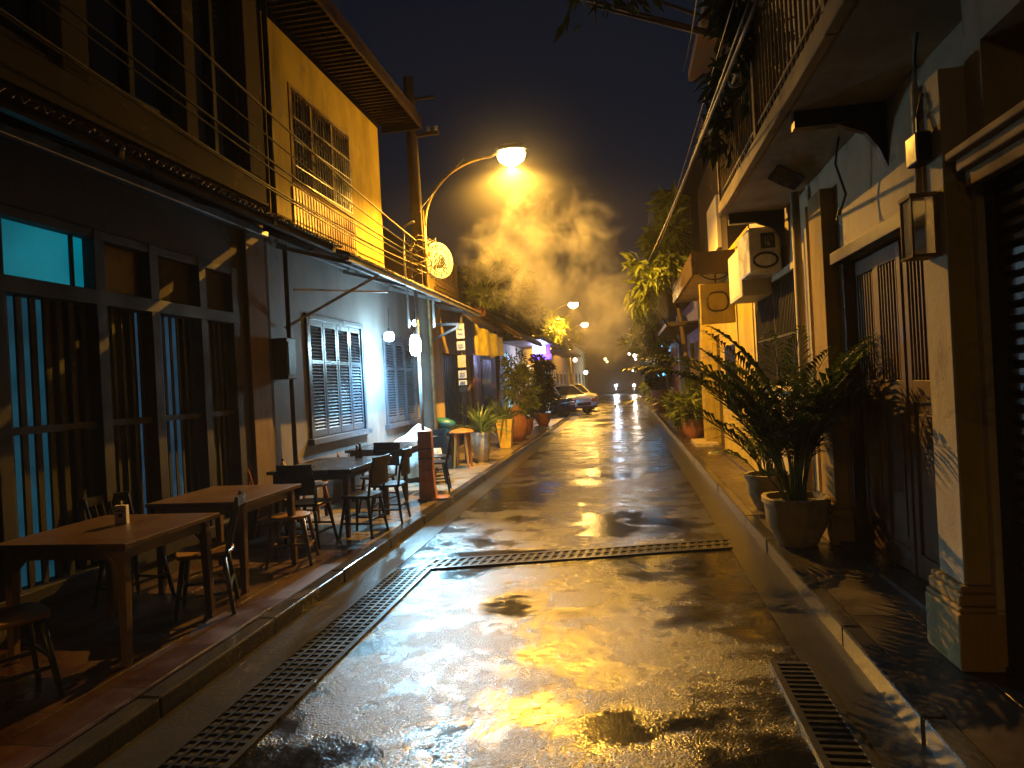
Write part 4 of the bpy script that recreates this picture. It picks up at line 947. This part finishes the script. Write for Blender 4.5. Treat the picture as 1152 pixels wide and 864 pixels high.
# oncoming motorbike with lit headlight, far
def moto(label,loc,mat,on,col,pw):
    t=thing('motorbike',label,'motorbike',loc)
    g=MB(); 
    for y in (-.6,.6): 
        mm=Matrix.Translation((0,y,.3))@Matrix.Rotation(PI/2,4,'Y'); g=MB(); g.lathe([(.22,-.05),(.3,-.04),(.3,.04),(.22,.05)],(0,0,0),20,mm); g.build('wheel',M_TYRE,t)
    g=MB(); g.prism([(-.45,.45),(.5,.4),(.6,.75),(.1,.8),(-.3,.65),(-.5,1.0),(-.6,.95)],-.14,.14,'YZ'); g.tube([(-.33,-.5,1.05),(0,-.48,1.0),(.33,-.5,1.05)],.02,6); g.build('body',M_MBLK,t,bevel=.03)
    g=MB(); mm=Matrix.Translation((0,-.62,.92))@Matrix.Rotation(PI/2,4,'X'); g.lathe([(.09,-.03),(.1,0),(.06,.03)],(0,0,0),16,mm); g.build('headlight',mat,t)
    g=MB(); g.prism([(-.05,.76),(.62,.78),(.66,.86),(0,.84)],-.12,.12,'YZ'); g.build('seat',M_TYRE,t,bevel=.02)
    light('headlight_beam',(loc[0],loc[1]-.8,loc[2]+.92),col,pw,size=.1)
moto('distant motorbike with a bluish white headlight',(-1.0,75,0),emit('blue white headlight glow',(.55,.75,1),300),1,(.6,.8,1),700)
moto('distant motorbike with a warm white headlight, right of the bluish one',(.9,70,0),emit('warm headlight glow',(1,.8,.65),200),1,(1,.8,.6),300)
# distant string lights
for i,(px,py,Y,c,s) in enumerate(((708,398,60,(1,.75,.5),.12),(714,400,60,(1,.8,.6),.16),(719,399,60,(1,.7,.4),.13),(715,404,58,(1,.8,.6),.1),(681,404,45,(1,.75,.2),.09),(683,407,46,(1,.75,.2),.07),(659,419,42,(.7,.85,1),.13),(647,405,38,(1,.55,.5),.12),(727,417,50,(1,.8,.7),.12),(712,417,64,(1,.8,.6),.08))):
    p=at(px,py,Y); t=thing('string_light',['leftmost of the warm lights hung above the road end','largest warm light above the road end','rightmost of the warm lights hung above the road end','lowest warm light under the hung row','yellow light in the left tree, upper','yellow light in the left tree, lower','bluish white light over the farthest parked car','reddish light beside the purple sign','pinkish light left of the tall planter','faint warm light above the distant motorbikes'][i],'light',p,group='small distant lights along the street')
    g=MB(); g.lathe([(math.sin(a)*s+.001,-math.cos(a)*s) for a in [PI*j/8 for j in range(9)]],(0,0,0),12); g.build('bulb',emit('dist glow %.2f %.2f'%(c[1],c[2]),c,9),t,smooth=True)
    g=MB(); g.tube([(0,0,s),(0,0,s+.15)],s*.3,6); g.build('lamp_holder',M_MBLK,t)
# ------------------------------------------------------------------ steam and haze
def steam():
    g=MB(); x0,x1,y0,y1,z0,z1=-4.0,1.0,10.6,17.2,1.9,7.9; g.box(x0,x1,y0,y1,z0,z1); 
    m=bpy.data.materials.new('steam'); m.use_nodes=True; t=m.node_tree; t.nodes.clear(); N=t.nodes.new; K=t.links.new
    out=N('ShaderNodeOutputMaterial'); pv=N('ShaderNodeVolumePrincipled'); K(pv.outputs[0],out.inputs['Volume'])
    pv.inputs['Color'].default_value=(.95,.95,.95,1); pv.inputs['Anisotropy'].default_value=.0
    tc=N('ShaderNodeTexCoord')
    nz=N('ShaderNodeTexNoise'); nz.inputs['Scale'].default_value=1.15; nz.inputs['Detail'].default_value=6; nz.inputs['Roughness'].default_value=.66; nz.inputs['Distortion'].default_value=1.5; K(tc.outputs['Object'],nz.inputs['Vector'])
    def mth(op,a,b=None,c=None):
        n=N('ShaderNodeMath'); n.operation=op
        for i,v in enumerate((a,b,c)):
            if v is None: continue
            if isinstance(v,(int,float)): n.inputs[i].default_value=v
            else: K(v,n.inputs[i])
        return n.outputs[0]
    # plume: spheres of influence
    best=None
    for (cx,cy,cz,r) in ((-1.7,14.3,4.9,1.2),(-.9,14.6,4.9,1.25),(-2.1,14.3,4.2,1.25),(-1.3,14.8,3.7,1.3),(-.5,15.0,3.3,1.55),(-.1,15.2,2.8,1.4),(-2.6,14.0,4.5,1.0)):
        vm=N('ShaderNodeVectorMath'); vm.operation='DISTANCE'; K(tc.outputs['Object'],vm.inputs[0]); vm.inputs[1].default_value=(cx,cy,cz)
        d=mth('MAXIMUM',mth('SUBTRACT',1.0,mth('DIVIDE',vm.outputs['Value'],r)),0.0)
        best=d if best is None else mth('MAXIMUM',best,d)
    f=mth('SUBTRACT',mth('ADD',mth('MULTIPLY',best,.62),mth('MULTIPLY',nz.outputs['Fac'],2.2)),1.29)
    f=mth('MULTIPLY',mth('MAXIMUM',f,0.0),mth('MINIMUM',mth('MULTIPLY',best,4.0),1.0))
    vm=N('ShaderNodeVectorMath'); vm.operation='DISTANCE'; K(tc.outputs['Object'],vm.inputs[0]); vm.inputs[1].default_value=(-1.87,12.3,5.95)
    gl=mth('MAXIMUM',mth('SUBTRACT',1.0,mth('DIVIDE',vm.outputs['Value'],1.9)),0.0); gl=mth('MULTIPLY',mth('MULTIPLY',gl,gl),.11)  # ball of extra density added around the lens to give a halo
    K(mth('ADD',mth('MULTIPLY',f,1.1),mth('MULTIPLY',gl,mth('ADD',nz.outputs['Fac'],.4))),pv.inputs['Density'])
    o=g.build('steam',m); tag(o,'pale steam cloud drifting under the nearest street lamp','steam',kind='stuff'); return o
steam()
def haze():
    g=MB(); g.box(-30,30,-25,135,-1,11.5); m=bpy.data.materials.new('haze'); m.use_nodes=True; t=m.node_tree; t.nodes.clear()
    out=t.nodes.new('ShaderNodeOutputMaterial'); pv=t.nodes.new('ShaderNodeVolumePrincipled'); t.links.new(pv.outputs[0],out.inputs['Volume'])
    pv.inputs['Density'].default_value=.0017; pv.inputs['Color'].default_value=(.95,.93,.92,1); pv.inputs['Anisotropy'].default_value=.35
    tag(g.build('haze',m),kind='stuff')
haze()
# ------------------------------------------------------------------ world
w=bpy.data.worlds.new('World'); S.world=w; w.use_nodes=True; nt=w.node_tree; bg=nt.nodes['Background']
sky=nt.nodes.new('ShaderNodeTexSky'); sky.sky_type='NISHITA'; sky.sun_disc=False; sky.sun_elevation=math.radians(25); sky.sun_rotation=math.radians(200); 
mx=nt.nodes.new('ShaderNodeMixRGB'); mx.inputs[0].default_value=.55; nt.links.new(sky.outputs[0],mx.inputs[1]); mx.inputs[2].default_value=(1.6,1.8,3.6,1)
nt.links.new(mx.outputs[0],bg.inputs[0]); bg.inputs[1].default_value=.0034
sl=bpy.data.lights.new('moon','SUN'); sl.energy=.004; sl.angle=math.radians(.5); sl.color=(.8,.87,1); so=bpy.data.objects.new('moon',sl); C.objects.link(so); so.rotation_euler=(math.radians(65),0,math.radians(200))
# ------------------------------------------------------------------ render settings
S.view_settings.view_transform='Standard'; S.view_settings.look='None'; S.view_settings.exposure=0; S.view_settings.gamma=1
S.render.engine='CYCLES'; cy=S.cycles
cy.use_denoising=True
try: cy.denoiser='OPENIMAGEDENOISE'
except Exception: pass
cy.use_adaptive_sampling=True; cy.adaptive_threshold=.03; cy.adaptive_min_samples=16; cy.use_light_tree=True; cy.max_bounces=4; cy.diffuse_bounces=2; cy.glossy_bounces=2; cy.volume_bounces=0; cy.transmission_bounces=3; cy.transparent_max_bounces=4
cy.sample_clamp_indirect=3; cy.sample_clamp_direct=0; cy.volume_step_rate=4; cy.volume_max_steps=40; cy.caustics_reflective=False; cy.caustics_refractive=False
